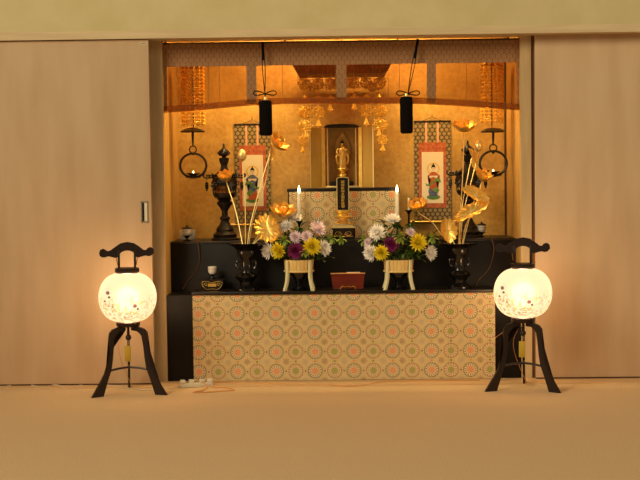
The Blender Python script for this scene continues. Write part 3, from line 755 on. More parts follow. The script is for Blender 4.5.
def mum_mesh(m, R, seed, bmk=None):
    r = random.Random(seed); bm = B(); ax = Vector((0, 0, 1))
    for lay in range(6):
        n = (17, 16, 14, 11, 8, 5)[lay]; tilt = (1.65, 1.35, 1.05, .78, .5, .25)[lay]; L = R*(1, .98, .9, .78, .66, .55)[lay]
        for k in range(n):
            a_ = 2*PI*(k+r.random()*.5)/n+lay*.37; rad = Vector((math.cos(a_), math.sin(a_), 0)); tt = tilt+r.uniform(-.12, .12)
            d = ax*math.cos(tt)+rad*math.sin(tt)
            petal(bm, rad*R*.05, d, ax*math.sin(tt)-rad*math.cos(tt), L*r.uniform(.88, 1.08), R*.105, .75, 4, 3, .5)
    me = bpy.data.meshes.new('bloom'); bm.to_mesh(me); bm.free()
    me.polygons.foreach_set('use_smooth', [True]*len(me.polygons)); me.materials.append(M[m]); return me
MUM = {k: mum_mesh(k, 1.0, i+1) for i, k in enumerate(('mwhite', 'mpink', 'myellow', 'mpurple'))}
def mum(px, py, Y, Rpx, kind, ax, label, T, G):
    c = at(px, py, Y); R = 1.13*Rpx/(F/(DIST+Y))
    foot = T+Vector((rnd.uniform(-.02, .02), rnd.uniform(-.02, .02), 0))
    t = thing('chrysanthemum', label, 'flower', foot, G)
    o = bpy.data.objects.new('bloom', MUM[kind]); C.objects.link(o); o.parent = t
    o.location = c-foot; o.scale = (R, R, R*.9); o.rotation_euler = Vector(ax).to_track_quat('Z', 'Y').to_euler()
    stem([c-Vector(ax).normalized()*.004, (c+foot)/2+Vector((0, .01, .01)), foot], .002, t, 'green')
GL = 'chrysanthemums in the left tub'; GR = 'chrysanthemums in the right tub'
SL = 'left arrangement'; SR = 'right arrangement'
for a_ in (
 (294.5, 219, .27, 8, 'mwhite', (0, -.5, 1), 'white chrysanthemum topmost in the left arrangement under the gold lotus'),
 (286.5, 227, .24, 7.5, 'mwhite', (-.4, -.7, .8), 'pale cream chrysanthemum upper left in the left arrangement'),
 (317, 229, .24, 9, 'mpink', (.4, -.7, .8), 'large pale lilac chrysanthemum upper right in the left arrangement'),
 (295.5, 237.5, .20, 6.5, 'mpink', (0, -1, .4), 'small lilac chrysanthemum in the middle of the left arrangement, left of its twin'),
 (306.5, 237, .20, 6.5, 'mpink', (.2, -1, .5), 'small lilac chrysanthemum above the big yellow one in the left arrangement'),
 (312, 247, .15, 9.5, 'myellow', (.15, -1, .25), 'large yellow chrysanthemum front right in the left arrangement'),
 (296, 251, .13, 8.8, 'mpurple', (0, -1, .1), 'deep purple chrysanthemum front centre in the left arrangement'),
 (323, 248, .19, 8.5, 'mwhite', (.8, -.9, .2), 'white chrysanthemum at the right edge of the left arrangement'),
 (278.8, 250.5, .16, 8.5, 'myellow', (-.6, -1, 0), 'yellow chrysanthemum lower left in the left arrangement'),
 (269, 250.5, .20, 8.5, 'mwhite', (-.9, -.8, .1), 'white chrysanthemum at the left edge of the left arrangement')):
    mum(*a_, TL, GL)
for a_ in (
 (392, 220.5, .26, 8.5, 'mwhite', (0, -.5, 1), 'white chrysanthemum topmost in the right arrangement'),
 (377.5, 233, .20, 9, 'mwhite', (-.4, -.9, .5), 'large white chrysanthemum upper left in the right arrangement'),
 (368.5, 243, .22, 5.5, 'mpink', (-.8, -.8, .4), 'small lilac chrysanthemum at the left edge of the right arrangement'),
 (371.5, 252.5, .18, 8.5, 'mwhite', (-.7, -1, 0), 'white chrysanthemum lower left in the right arrangement'),
 (381.5, 252.5, .14, 8, 'myellow', (-.2, -1, 0), 'smaller yellow chrysanthemum lower left in the right arrangement'),
 (391.5, 244.5, .17, 8.5, 'mpurple', (0, -1, .3), 'deep purple chrysanthemum in the middle of the right arrangement'),
 (417.5, 243, .16, 9.5, 'myellow', (.4, -1, .3), 'large yellow chrysanthemum at the right of the right arrangement'),
 (410, 233, .22, 5.5, 'mpink', (.3, -.8, .8), 'small lilac chrysanthemum above the big yellow one in the right arrangement'),
 (429.5, 252.5, .19, 8, 'mwhite', (.8, -.9, 0), 'white chrysanthemum at the right edge of the right arrangement')):
    mum(*a_, TR, GR)
def leaf(bm, base, d, L, W, curl):
    d = Vector(d).normalized(); up = Vector((0, 0, 1)); 
    if abs(d.z) > .9: up = Vector((0, -1, 0))
    petal(bm, Vector(base), d, up, L, W, -curl, 5, 3, .3)
def foliage(T, px, py, label, seed, pts):
    r = random.Random(seed); bm = B()
    for (x, y, Y, n) in pts:
        c = at(x, y, Y)
        tube(bm, [T, (T+c)/2+Vector((0, .01, .015)), c], .0018, 5)
        for k in range(n):
            a_ = r.uniform(0, 2*PI); el = r.uniform(-.5, .9)
            d = Vector((math.cos(a_)*math.cos(el), -abs(math.sin(a_))*math.cos(el)*.9+.1, math.sin(el)))
            leaf(bm, c+Vector((r.uniform(-.025, .025), r.uniform(-.015, .02), r.uniform(-.025, .025))), d, r.uniform(.035, .06), r.uniform(.008, .014), r.uniform(.3, 1.1))
    tag(obj('foliage', bm, 'green', origin=T), label, 'foliage', kind='stuff')
foliage(TL, 299, 240, 'dark green leaves filling the left flower arrangement', 3, [(x, y, Y, n) for x, y, Y, n in ((275, 243, .22, 14), (288, 236, .25, 16), (300, 230, .26, 16), (312, 238, .24, 16), (322, 240, .25, 12), (288, 248, .2, 16), (304, 250, .2, 16), (316, 254, .22, 14), (280, 256, .22, 12), (300, 256, .2, 14), (324, 258, .24, 8), (310, 224, .28, 8))])
foliage(TR, 398, 240, 'dark green leaves filling the right flower arrangement', 4, [(x, y, Y, n) for x, y, Y, n in ((375, 244, .22, 14), (386, 236, .24, 16), (398, 230, .24, 16), (408, 226, .28, 10), (412, 240, .24, 16), (424, 250, .22, 12), (396, 252, .2, 18), (406, 252, .2, 18), (388, 256, .2, 12), (416, 256, .2, 12), (432, 236, .24, 12), (438, 242, .24, 8), (402, 242, .2, 16), (383, 226, .27, 8))])
def sprig(px, py, Y, label, T, seed, n=7, L=.045, spread=1.0):
    r = random.Random(seed); c = at(px, py, Y)
    t = thing('leafy_sprig', label, 'leafy sprig', T, 'light green sprigs among the flowers')
    bm = B()
    for k in range(n):
        a_ = 2*PI*k/n+r.uniform(-.3, .3)
        leaf(bm, c, (math.cos(a_)*spread, -.5, math.sin(a_)), L*r.uniform(.8, 1.15), .011, .6)
    obj('leaves', bm, 'lgreen', t)
    stem([c, (T+c)/2+Vector((0, .012, .01)), T], .002, t, 'green')
sprig(284.5, 240, .15, 'light green leafy sprig just above and left of the purple bloom in the left arrangement', TL, 1)
sprig(304.5, 252.5, .11, 'light green leafy sprig between the purple and large yellow blooms at left', TL, 2, 5, .035)
sprig(331, 238, .22, 'yellow-green sprig reaching right from the left arrangement', TL, 3, 7, .045)
sprig(341, 239, .24, 'yellow-green sprig in front of the memorial tablet base', TL, 8, 6, .04)
sprig(399.5, 237, .14, 'light green leafy sprig in the middle of the right arrangement', TR, 4, 8, .05)
sprig(432, 238, .20, 'light green leafy sprig at the far right of the right arrangement', TR, 5, 7, .045)
sprig(364, 240, .24, 'light green sprig at the far left of the right arrangement', TR, 6, 6, .04)

# ------------------------------------------------------------------ reading stand in the middle
Y = .17; p0 = at(331, 274, Y+.03); p1 = at(365, 289, Y); cxk = (p0.x+p1.x)/2; s = F/(DIST+Y); hh = .088
t = thing('reading_stand', 'low red-brown wooden reading stand at the centre of the lower step', 'reading stand', (cxk, Y+.02, Z1))
bm = B()
def fr(u, v, w): return (cxk+u, Y+.004+v*.30+w, Z1+.003+v)
prism(bm, [(-.088, .0), (.088, .0), (.099, hh), (-.099, hh)], fr, .010); pn = obj('sloping_panel', bm, 'redwood', t, smooth=False)
bm = B(); prism(bm, [(-.101, hh), (.101, hh), (.101, hh+.005), (-.101, hh+.005)], lambda u, v, w: fr(u, v, w-.002), .014); obj('top_rail', bm, 'cable', pn)
bm = B(); tube(bm, smooth_path([(cxk-.045, Y-.004, Z1+.004), (cxk-.034, Y-.004, Z1+.020), (cxk-.02, Y-.004, Z1+.015), (cxk, Y-.004, Z1+.019), (cxk+.02, Y-.004, Z1+.015), (cxk+.034, Y-.004, Z1+.020), (cxk+.045, Y-.004, Z1+.004)]), .003, 8); obj('book_ledge', bm, 'gold_dark', t)
bm = B(); box(bm, cxk-.08, cxk+.08, Y-.006, Y+.09, Z1+.0005, Z1+.006, .001); obj('foot_board', bm, 'rosewood', t)
bm = B(); prism(bm, [(0, 0), (.06, 0), (.02, .07)], lambda u, v, w: (cxk-.006+w, Y+.018+u, Z1+.006+v), .012); obj('strut', bm, 'rosewood', t)
q = at(352.5, 273, Y+.03)
bm = B(); box(bm, q.x-.035, q.x+.045, Y+.042, Y+.046, Z1+.04, Z1+hh+.012); tag(obj('folded_paper', bm, 'paper'), 'cream folded paper peeking above the red-brown reading stand', 'paper')

# ------------------------------------------------------------------ small cups, stands, outlet
def cup_on_stand(px, pbase, Y, zb, wpx, hpx, stem_px, label, short, lid=False, group=None):
    s = F/(DIST+Y); x = at(px, pbase, Y).x; R = wpx/2/s; H = hpx/s; S_ = stem_px/s
    t = thing('cup_stand', 'black pedestal under the '+short, 'cup stand', (x, Y, zb))
    bm = B(); lathe(bm, [(0, 0), (R*.8, 0), (R*.8, .004), (R*.3, .01), (R*.25, S_*.5), (R*.6, S_*.8), (R*1.05, S_-.002), (R*1.05, S_), (0, S_)], x, Y, zb+.0005, 24); obj('pedestal', bm, 'vase', t)
    t = thing('offering_cup', label, 'cup', (x, Y, zb+S_), group)
    bm = B(); lathe(bm, [(0, 0), (R*.55, 0), (R*.9, H*.25), (R, H*.6), (R, H), (R*.92, H), (R*.9, H*.6), (R*.5, H*.12), (0, H*.12)], x, Y, zb+S_+.001, 28); obj('bowl', bm, 'white', t)
    bm = B(); ring(bm, (x, Y, zb+S_+H*.72), R*1.0, .0012, 'Z', 28, 5); obj('gold_band', bm, 'gold_dark', t)
    if lid:
        bm = B(); lathe(bm, [(0, 0), (R*1.1, 0), (R*1.0, .006), (R*.5, .011), (R*.2, .014), (R*.25, .02), (0, .024)], x, Y, zb+S_+H+.0015, 24); obj('lid', bm, 'rosewood', t)
cup_on_stand(187, 238, .42, Z2, 9.5, 6.5, 5.5, 'white lidded cup on the upper step below the left hanging oil lamp', 'lidded cup on the upper step at left', True)
cup_on_stand(481.7, 238, .50, Z2, 9, 6.5, 5, 'white lidded cup on the upper step beside the right altar lantern', 'lidded cup on the upper step at right', True)
# carved stand with gold scrollwork
Y = .25; s = F/(DIST+Y); x = at(212.6, 286, Y).x; w = 11.5/s; h = 11/s
t = thing('offering_stand', 'small black stand with gold scrollwork front on the lower step at left', 'stand', (x, Y, Z1))
bm = B(); poly = [(-w*.6, 0), (w*.6, 0), (w*.75, .012), (w*.95, .028), (w, .045), (w*.92, h-.008), (w*1.05, h-.006), (w*1.05, h), (-w*1.05, h), (-w*1.05, h-.006), (-w*.92, h-.008), (-w, .045), (-w*.95, .028), (-w*.75, .012)]
prism(bm, poly, lambda u, v, q: (x+u, Y-.03+q, Z1+.0005+v), .06); obj('body', bm, 'lacquer_top', t)
bm = B(); yy = Y-.031
tube(bm, smooth_path([(x+u*w*.9, yy, Z1+v) for u, v in ((-.55, .006), (-.82, .02), (-.98, .042), (-.8, h-.012), (-.4, h-.014), (0, h-.020), (.4, h-.014), (.8, h-.012), (.98, .042), (.82, .02), (.55, .006), (0, .008), (-.55, .006))]), .0016, 6)
for sg in (-1, 1): tube(bm, [(x+sg*(w*.55+.011*math.cos(k*.5)*(1-k*.05)), yy, Z1+.034+.011*math.sin(k*.5)*(1-k*.05)) for k in range(14)], .0014, 6)
box(bm, x-w*.36, x+w*.36, yy-.001, yy+.001, Z1+.022, Z1+.040)
obj('gold_scrollwork', bm, 'gold', t)
cup_on_stand(212.4, 280, .25, Z1+h+.0006, 8.6, 7.5, 4.8, 'white cup with a thin band on the black stand with gold scrollwork', 'cup on the lower step')
# wall outlet plate behind the left cup
p0 = at(180, 229, YB); p1 = at(195.5, 238.5, YB)
t = thing('outlet_box', 'cream wall outlet box behind the left lidded cup', 'outlet box', ((p0.x+p1.x)/2, .60, Z2))
s = F/(DIST+.6); xo0 = at(180, 235, .6).x; xo1 = at(195.3, 235, .6).x
bm = B(); box(bm, xo0, xo1, .585, .62, Z2+.0005, Z2+.062, .003); obj('plate', bm, 'plastic', t)
bm = B()
for k in (-.012, .012): box(bm, xo1-.025+k*.4, xo1-.022+k*.4, .584, .5855, Z2+.026, Z2+.04)
obj('slots', bm, 'iron', t)
# cables hanging over the upper step face
def cable(name, pts, r, m, label, cat='cable', seg=6):
    bm = B(); tube(bm, smooth_path(pts, 6), r, seg); return tag(obj(name, bm, m), label, cat)
cable('cable', [(xo1, .60, Z2+.01), at(197, 240, .40)*1.0+Vector((0, 0, .002)), (at(197.5, 243, .318).x, .318, Z2+.003), at(199.5, 258, .323), at(197, 270, .325), at(188, 281, .325), at(183, 289, .31)], .0022, 'cable_d', 'thin brown cable hanging down the upper step face at left')
cable('cable', [(at(490, 236, .5).x, .5, Z2+.004), (at(491, 240, .318).x, .318, Z2+.003), at(494, 250, .323), at(489, 268, .325), at(479, 280, .325), at(474, 289, .30)], .0025, 'cable_d', 'brown cable curving down the upper step face at right')

# ------------------------------------------------------------------ hanging oil lamps
def bead_pendant(px, ytop, ybot, wpx, Y, yhat, label):
    s = F/(DIST+Y); c = at(px, ytop, Y); x = c.x; zt = 2.19; zb = at(px, ybot, Y).z; z1 = at(px, ytop, Y).z; R = wpx/2/s; zlow = at(px, yhat, Y).z+.021
    t = thing('bead_curtain_pendant', label, 'hanging ornament', (x, Y, zb), 'gold bead pendants over the oil lamps')
    bm = B(); tube(bm, [(x, Y, zlow), (x, Y, 2.1995)], .003, 8); obj('hanging_rod', bm, 'iron', t)
    bm = B(); lathe(bm, [(0, .02), (R*1.02, 0), (R*1.08, .0), (R*1.08, .006), (R*.4, .03), (0, .034)], x, Y, z1-.005, 24); obj('hoop_plate', bm, 'gold', t)
    N = 12; rows = int((z1-zb)/.0225)
    for k in range(N):
        a_ = 2*PI*k/N+.2; bx = x+R*math.cos(a_); by = Y+R*math.sin(a_)
        bm = B(); tube(bm, [(bx, by, z1), (bx, by, zb+.004)], .0008, 4)
        for i in range(rows):
            z = z1-.012-i*.0225
            # small pierced plaque: diamond with a drop
            for (du, dv, rr) in ((0, 0, .0080), (0, -.012, .0045), (.010, .004, .0048), (-.010, .004, .0048)):
                ball(bm, (bx-math.sin(a_)*du, by+math.cos(a_)*du, z+dv), rr, 1, 1, 1, 1)
        obj('bead_string', bm, 'gold_bright', t)
    bm = B()
    for i in range(2, rows, 3): ring(bm, (x, Y, z1-.022-i*.0225), R, .0018, 'Z', 24, 5)
    obj('linking_rings', bm, 'gold', t)
def oil_lamp(px, Y, yhat, yring, cy, rx, label):
    s = F/(DIST+Y); x = at(px, cy, Y).x; Z = lambda v: at(px, v, Y).z; r = rx/s
    t = thing('hanging_oil_lamp', label, 'oil lamp', (x, Y, Z(cy)-r*.9), 'black round hanging oil lamps')
    bm = B(); zh = Z(yhat); lathe(bm, [(0, -.004), (.072, -.008), (.076, -.003), (.054, .010), (.034, .017), (.012, .0195), (0, .0205)], x, Y, zh, 32); obj('hat', bm, 'iron', t)
    bm = B(); tube(bm, [(x, Y, zh), (x, Y, zh-.03), (x, Y, Z(yring)+.022)], [.008, .008, .0045], 8); obj('rod', bm, 'iron', t)
    bm = B(); ring(bm, (x, Y, Z(yring)), .021, .004, 'Y', 30, 6)
    lathe(bm, [(0, Z(yring)-.032), (.008, Z(yring)-.034), (.010, Z(yring)-.026), (.004, Z(yring)-.018), (0, Z(yring)-.016)], x, Y, 0, 12); obj('ring', bm, 'iron', t)
    bm = B(); zc = Z(cy); ring(bm, (x, Y, zc), r*.96, .0075, 'Y', 48, 8, .92); fr_ = obj('round_frame', bm, 'iron', t)
    bm = B(); box(bm, x-r*.55, x+r*.55, Y-.02, Y+.02, zc-r*.90, zc-r*.82, .002); 
    lathe(bm, [(0, 0), (.018, 0), (.02, .006), (.03, .012), (.042, .020), (.040, .022), (.02, .018), (0, .018)], x, Y, zc-r*.82, 24); obj('oil_dish', bm, 'iron', t)
    bm = B(); lathe(bm, [(0, 0), (.003, .004), (.004, .009), (.0025, .014), (0, .018)], x, Y, zc-r*.82+.0185, 12); obj('flame', bm, 'flame', t)
    # link between pendants and hat
Yl = .42
bead_pendant(192.5, 66, 127, 22, Yl, 131, 'gold bead pendant above the left hanging oil lamp')
bead_pendant(491.5, 63, 124, 22, Yl, 131, 'gold bead pendant above the right hanging oil lamp')
oil_lamp(193.2, Yl, 131, 149.5, 165.5, 13.6, 'black round oil lamp with a tiny flame hanging at left in the alcove')
oil_lamp(493.3, Yl, 131, 148, 163.5, 14, 'black round oil lamp with a tiny flame hanging at right in the alcove')

# ------------------------------------------------------------------ central canopy with pendants
Yc = .45; s = F/(DIST+Yc); cxx = at(342, 80, Yc).x; zc = at(342, 75.5, Yc).z
t = thing('altar_canopy', 'square brown and gold canopy with hanging gold pendants above the shrine cabinet', 'canopy', (cxx, Yc, zc))
bm = B(); W0 = 43/s; W1 = 46/s; D0 = .17; 
for (wa, za, wb, zb2) in ((W0, 0, W1, .035), (W1, .035, W1*1.02, .05), (W1*1.02, .05, W1*.75, .085), (W1*.75, .085, W1*.3, .125)):
    va = [bm.verts.new((cxx+i*wa, Yc+j*wa*.65, zc+za)) for i, j in ((-1, -1), (1, -1), (1, 1), (-1, 1))]
    vb_ = [bm.verts.new((cxx+i*wb, Yc+j*wb*.65, zc+zb2)) for i, j in ((-1, -1), (1, -1), (1, 1), (-1, 1))]
    for k in range(4): bm.faces.new((va[k], va[(k+1) % 4], vb_[(k+1) % 4], vb_[k]))
    if za == 0: bm.faces.new(va)
bm.faces.new(vb_)
bmesh.ops.remove_doubles(bm, verts=bm.verts, dist=1e-5)
obj('roof', bm, 'canopy', t, smooth=False)
bm = B()
for k in range(27):
    u = -1+2*k/26
    tube(bm, [(cxx+u*W0, Yc-W0*.65-.003, zc+.002), (cxx+u*W1*1.0, Yc-W1*.65-.003, zc+.036)], .0032, 5)
obj('gold_ribs', bm, 'gold_dark', t)
bm = B()
for i in (-1, 1):
    tube(bm, [(cxx-W1*1.03, Yc+i*W1*.67, zc+.05), (cxx+W1*1.03, Yc+i*W1*.67, zc+.05)], .004, 6)
    tube(bm, [(cxx+i*W1*1.03, Yc-W1*.67, zc+.05), (cxx+i*W1*1.03, Yc+W1*.67, zc+.05)], .004, 6)
obj('top_rail', bm, 'gold', t)
bm = B(); tube(bm, [(cxx, Yc, zc+.12), (cxx, Yc, 2.1995)], .004, 8); obj('hanging_rod', bm, 'iron', t)
def medallion_mesh(R):
    bm = B(); ring(bm, (0, 0, 0), R*.88, R*.13, 'Y', 20, 5); ring(bm, (0, 0, 0), R*.42, R*.13, 'Y', 14, 5)
    ring(bm, (0, 0, 0), R*.8, R*.07, 'X', 16, 5)
    for k in range(8):
        a_ = 2*PI*k/8; tube(bm, [(R*.4*math.cos(a_), 0, R*.4*math.sin(a_)), (R*.9*math.cos(a_+.25), R*.12*(-1)**k, R*.9*math.sin(a_+.25))], R*.12, 5)
        ball(bm, (R*1.12*math.cos(a_), 0, R*1.12*math.sin(a_)), R*.15, 1, .7, 1, 1)
        ball(bm, (R*.65*math.cos(a_+.3), (-1)**k*R*.35, R*.65*math.sin(a_+.3)), R*.17, 1, 1, 1, 1)
    ball(bm, (0, 0, 0), R*.25, 1, .8, 1, 1)
    bmesh.ops.recalc_face_normals(bm, faces=bm.faces)
    me = bpy.data.meshes.new('medallion'); bm.to_mesh(me); bm.free(); me.materials.append(M['gold_bright'])
    me.polygons.foreach_set('use_smooth', [True]*len(me.polygons)); return me
def bell_mesh():
    bm = B(); lathe(bm, [(0, .020), (.005, .020), (.009, .010), (.012, -.004), (.018, -.013), (.019, -.018), (.013, -.018), (0, -.012)], 0, 0, 0, 14); ball(bm, (0, 0, -.022), .006, 1, 1, 1, 1)
    bmesh.ops.recalc_face_normals(bm, faces=bm.faces)
    me = bpy.data.meshes.new('bell'); bm.to_mesh(me); bm.free(); me.materials.append(M['gold_bright']); me.polygons.foreach_set('use_smooth', [True]*len(me.polygons)); return me
def skirt_mesh():
    bm = B(); lathe(bm, [(0, .016), (.004, .015), (.010, .010), (.020, -.006), (.024, -.014), (.018, -.012), (0, -.004)], 0, 0, 0, 14)
    bmesh.ops.recalc_face_normals(bm, faces=bm.faces)
    me = bpy.data.meshes.new('small_canopy'); bm.to_mesh(me); bm.free(); me.materials.append(M['gold_bright']); me.polygons.foreach_set('use_smooth', [True]*len(me.polygons)); return me
MED = medallion_mesh(.035); MED2 = medallion_mesh(.029); BEL = bell_mesh(); SKI = skirt_mesh()
def pstring(px, Y, items):
    x = at(px, 85, Y).x; last = at(px, items[-1][1], Y).z
    bm = B(); tube(bm, [(x, Y, zc+.0005), (x, Y, last+.01)], .0012, 5); st_ = obj('pendant_string', bm, 'gold', t)
    for kind, y, *dx in items:
        me, nm = {'m': (MED, 'medallion'), 's': (MED2, 'medallion'), 'b': (BEL, 'bell'), 'k': (SKI, 'small_canopy')}[kind]
        o = bpy.data.objects.new(nm, me); C.objects.link(o); o.parent = st_
        o.location = Vector((x+(dx[0] if dx else 0), Y, at(px, y, Y).z))-wpos(t); o.rotation_euler.z = rnd.uniform(-.5, .5)
YF = Yc-.13; YR = Yc+.13
for sg in (-1, 1):
    X = lambda d: 342+sg*d
    dy = -1.2 if sg > 0 else 0
    pstring(X(36.5), YF, [('m', 85+dy), ('k', 97.5+dy), ('m', 112+dy), ('m', 126+dy), ('b', 134+dy)])
    pstring(X(24), YF, [('m', 84+dy), ('k', 97+dy), ('m', 112+dy), ('b', 123+dy)])
    pstring(X(12), YF, [('m', 84+dy), ('k', 97+dy), ('b', 107.5+dy)])
    pstring(X(40), YR-.08, [('s', 83+dy), ('s', 112+dy), ('s', 126+dy), ('s', 141+dy), ('b', 149+dy)])
    pstring(X(6), YF, [('s', 84+dy)])
    pstring(X(30), YR-.05, [('s', 88+dy)])

# ------------------------------------------------------------------ rolled gauze screen under the lintel
YM = .165
bx0 = at(163.2, 80, YM).x; bx1 = at(521.5, 80, YM).x
bot = [(160, 112.8), (185, 111.2), (205, 109.6), (225, 107.6), (250, 105.3), (285, 103.8), (320, 103.2), (345, 103.4), (400, 103.4), (425, 104), (450, 105.2), (475, 106.8), (500, 108.6), (524, 110.3)]
def botz(x):
    px = 342+x*F/(DIST+YM)
    for (a0, b0), (a1, b1) in zip(bot, bot[1:]):
        if a0 <= px <= a1: v = b0+(b1-b0)*(px-a0)/(a1-a0); break
    else: v = bot[0][1] if px < 200 else bot[-1][1]
    return at(px, v, YM).z
ztop = at(342, 41.3, YM).z; zband = at(342, 64.6, YM).z
t = thing('altar_screen', 'amber gauze screen with brown hexagon brocade borders hanging under the lintel', 'screen', ((bx0+bx1)/2, YM, zband-.2))
bm = B(); N = 60
def wave(x): return .004*math.sin(x*9)+.002*math.sin(x*23+1)
def sheet(bm, x0, x1, zf0, zf1, th=.002, n=24, nz=6, bulge=0, yoff=0):
    rows = []
    for i in range(n+1):
        x = x0+(x1-x0)*i/n; a0, a1 = zf0(x), zf1(x)
        fr = [bm.verts.new((x, YM+yoff+wave(x)-bulge*math.sin(PI*k/nz), a0+(a1-a0)*k/nz)) for k in range(nz+1)]
        bk = [bm.verts.new((v.co.x, v.co.y+th, v.co.z)) for v in fr]
        rows.append(fr+bk[::-1])
    m_ = len(rows[0])
    for i in range(n):
        for k in range(m_): bm.faces.new((rows[i][k], rows[i][(k+1) % m_], rows[i+1][(k+1) % m_], rows[i+1][k]))
    bm.faces.new(rows[0]); bm.faces.new(rows[-1][::-1])
sheet(bm, bx0, bx1, lambda x: ztop, lambda x: zband, .003, 80, 3); obj('top_border', bm, 'border_brocade', t)
xs_ = [at(v, 85, YM).x for v in (163.2, 167, 246.5, 256.5, 336, 346.5, 427, 436, 516.8, 521.5)]
for k in (0, 2, 4, 6, 8):
    bm = B(); sheet(bm, xs_[k], xs_[k+1], lambda x: zband, lambda x: botz(x)+.005, .003, 4, 8, 0, -.001); obj('border_strip', bm, 'border_brocade', t)
def sheet1(bm, x0, x1, zf0, zf1, n=24, nz=6, yoff=0.0):        # single woven layer
    rows = []
    for i in range(n+1):
        x = x0+(x1-x0)*i/n; a0, a1 = zf0(x), zf1(x)
        rows.append([bm.verts.new((x, YM+yoff+wave(x), a0+(a1-a0)*k/nz)) for k in range(nz+1)])
    for i in range(n):
        for k in range(nz): bm.faces.new((rows[i][k], rows[i][k+1], rows[i+1][k+1], rows[i+1][k]))
for k in (1, 3, 5, 7):
    bm = B(); sheet1(bm, xs_[k], xs_[k+1], lambda x: zband, lambda x: botz(x)+.002); g = obj('gauze_panel', bm, 'gauze', t)
    x0, x1 = xs_[k], xs_[k+1]
    bm = B()
    for f in (.33, .52, .66) if k != 7 else (.38, .55, .85):
        x = x0+(x1-x0)*f; tube(bm, [(x, YM+wave(x)-.001, zband), (x, YM+wave(x)-.001, botz(x)+.004)], .0012, 4)
    obj('seam', bm, 'cable_d', g)
# rolled hem: a soft tube of gauze following the lower edge
bm = B()
pts = [bx0+(bx1-bx0)*i/70 for i in range(71)]
rows = []
for x in pts:
    z = botz(x); rows.append([bm.verts.new((x, YM+wave(x)+.012*math.cos(q)-.012, z+.016+.019*math.sin(q))) for q in [2*PI*j/12 for j in range(12)]])
for A_, B_ in zip(rows, rows[1:]):
    for j in range(12): bm.faces.new((A_[j], A_[(j+1) % 12], B_[(j+1) % 12], B_[j]))
obj('rolled_hem', bm, 'gauze_hem', t)
bm = B()
for v in (165.5, 285, 397.5, 508):
    x = at(v, 38, YM).x; box(bm, x-.006, x+.006, YM-.004, YM+.004, ztop-.002, 2.0, .001)
tube(bm, [(bx0, YM, ztop), (bx1, YM, ztop)], .005, 8); obj('hanging_rail', bm, 'gap', t)

# ------------------------------------------------------------------ tassels
def tassel(topx, topy, bx, by, x0, x1, y0, y1, label):
    Y = .115; s = F/(DIST+Y); T = at(topx, topy, Y); Bp = at(bx, by, Y); cx = at((x0+x1)/2, y0, Y); zb = at((x0+x1)/2, y1, Y).z; w = (x1-x0)/2/s
    t = thing('tassel', label, 'tassel', (cx.x, Y, zb), 'black tassels on the screen')
    bm = B()
    for dx in (-.008, .008): tube(bm, smooth_path([T+Vector((dx*.3, 0, 0)), (T+Bp)/2+Vector((dx, 0, 0)), Bp], 6), .0028, 6)
    tube(bm, [T, T+(Bp-T)*.35], [.008, .007], 8)
    tube(bm, [Bp, cx+Vector((0, 0, .004))], .004, 6)
    obj('cord', bm, 'black_fabric', t)
    bm = B()
    for sg in (-1, 1):
        tube(bm, smooth_path([Bp, Bp+Vector((sg*.03, -.008, .014)), Bp+Vector((sg*.058, -.010, .016)), Bp+Vector((sg*.066, -.008, .002)), Bp+Vector((sg*.05, -.006, -.008)), Bp+Vector((sg*.02, -.004, -.004)), Bp]), .0035, 6)
    ball(bm, Bp, .009, 1.2, 1, .8); obj('bow', bm, 'black_fabric', t)
    bm = B(); lathe(bm, [(0, .02), (.010, .018), (.013, .004), (w*.8, 0), (0, 0)], cx.x, Y, cx.z+.002, 12); obj('gold_cap', bm, 'gold_pale', t)
    bm = B(); n = 22; ww = w
    lathe(bm, [(0, cx.z-zb), (ww*.92, cx.z-zb-.001), (ww, cx.z-zb-.010), (ww, .020), (ww*.97, .006), (ww*.85, 0), (0, .002)], cx.x, Y, zb, n)
    for k in range(n):
        a_ = 2*PI*k/n; tube(bm, [(cx.x+ww*math.cos(a_), Y+ww*math.sin(a_), cx.z-.008), (cx.x+ww*math.cos(a_), Y+ww*math.sin(a_), zb+.008)], .0022, 5)
    obj('fringe', bm, 'black_fabric', t)
tassel(262.5, 42, 265, 94, 259.3, 271.5, 100.5, 135.5, 'black tassel with a bow hanging left of the shrine')
tassel(418, 39, 408, 94, 400.3, 412.3, 97, 133.5, 'black tassel on a slanting cord hanging right of the shrine')

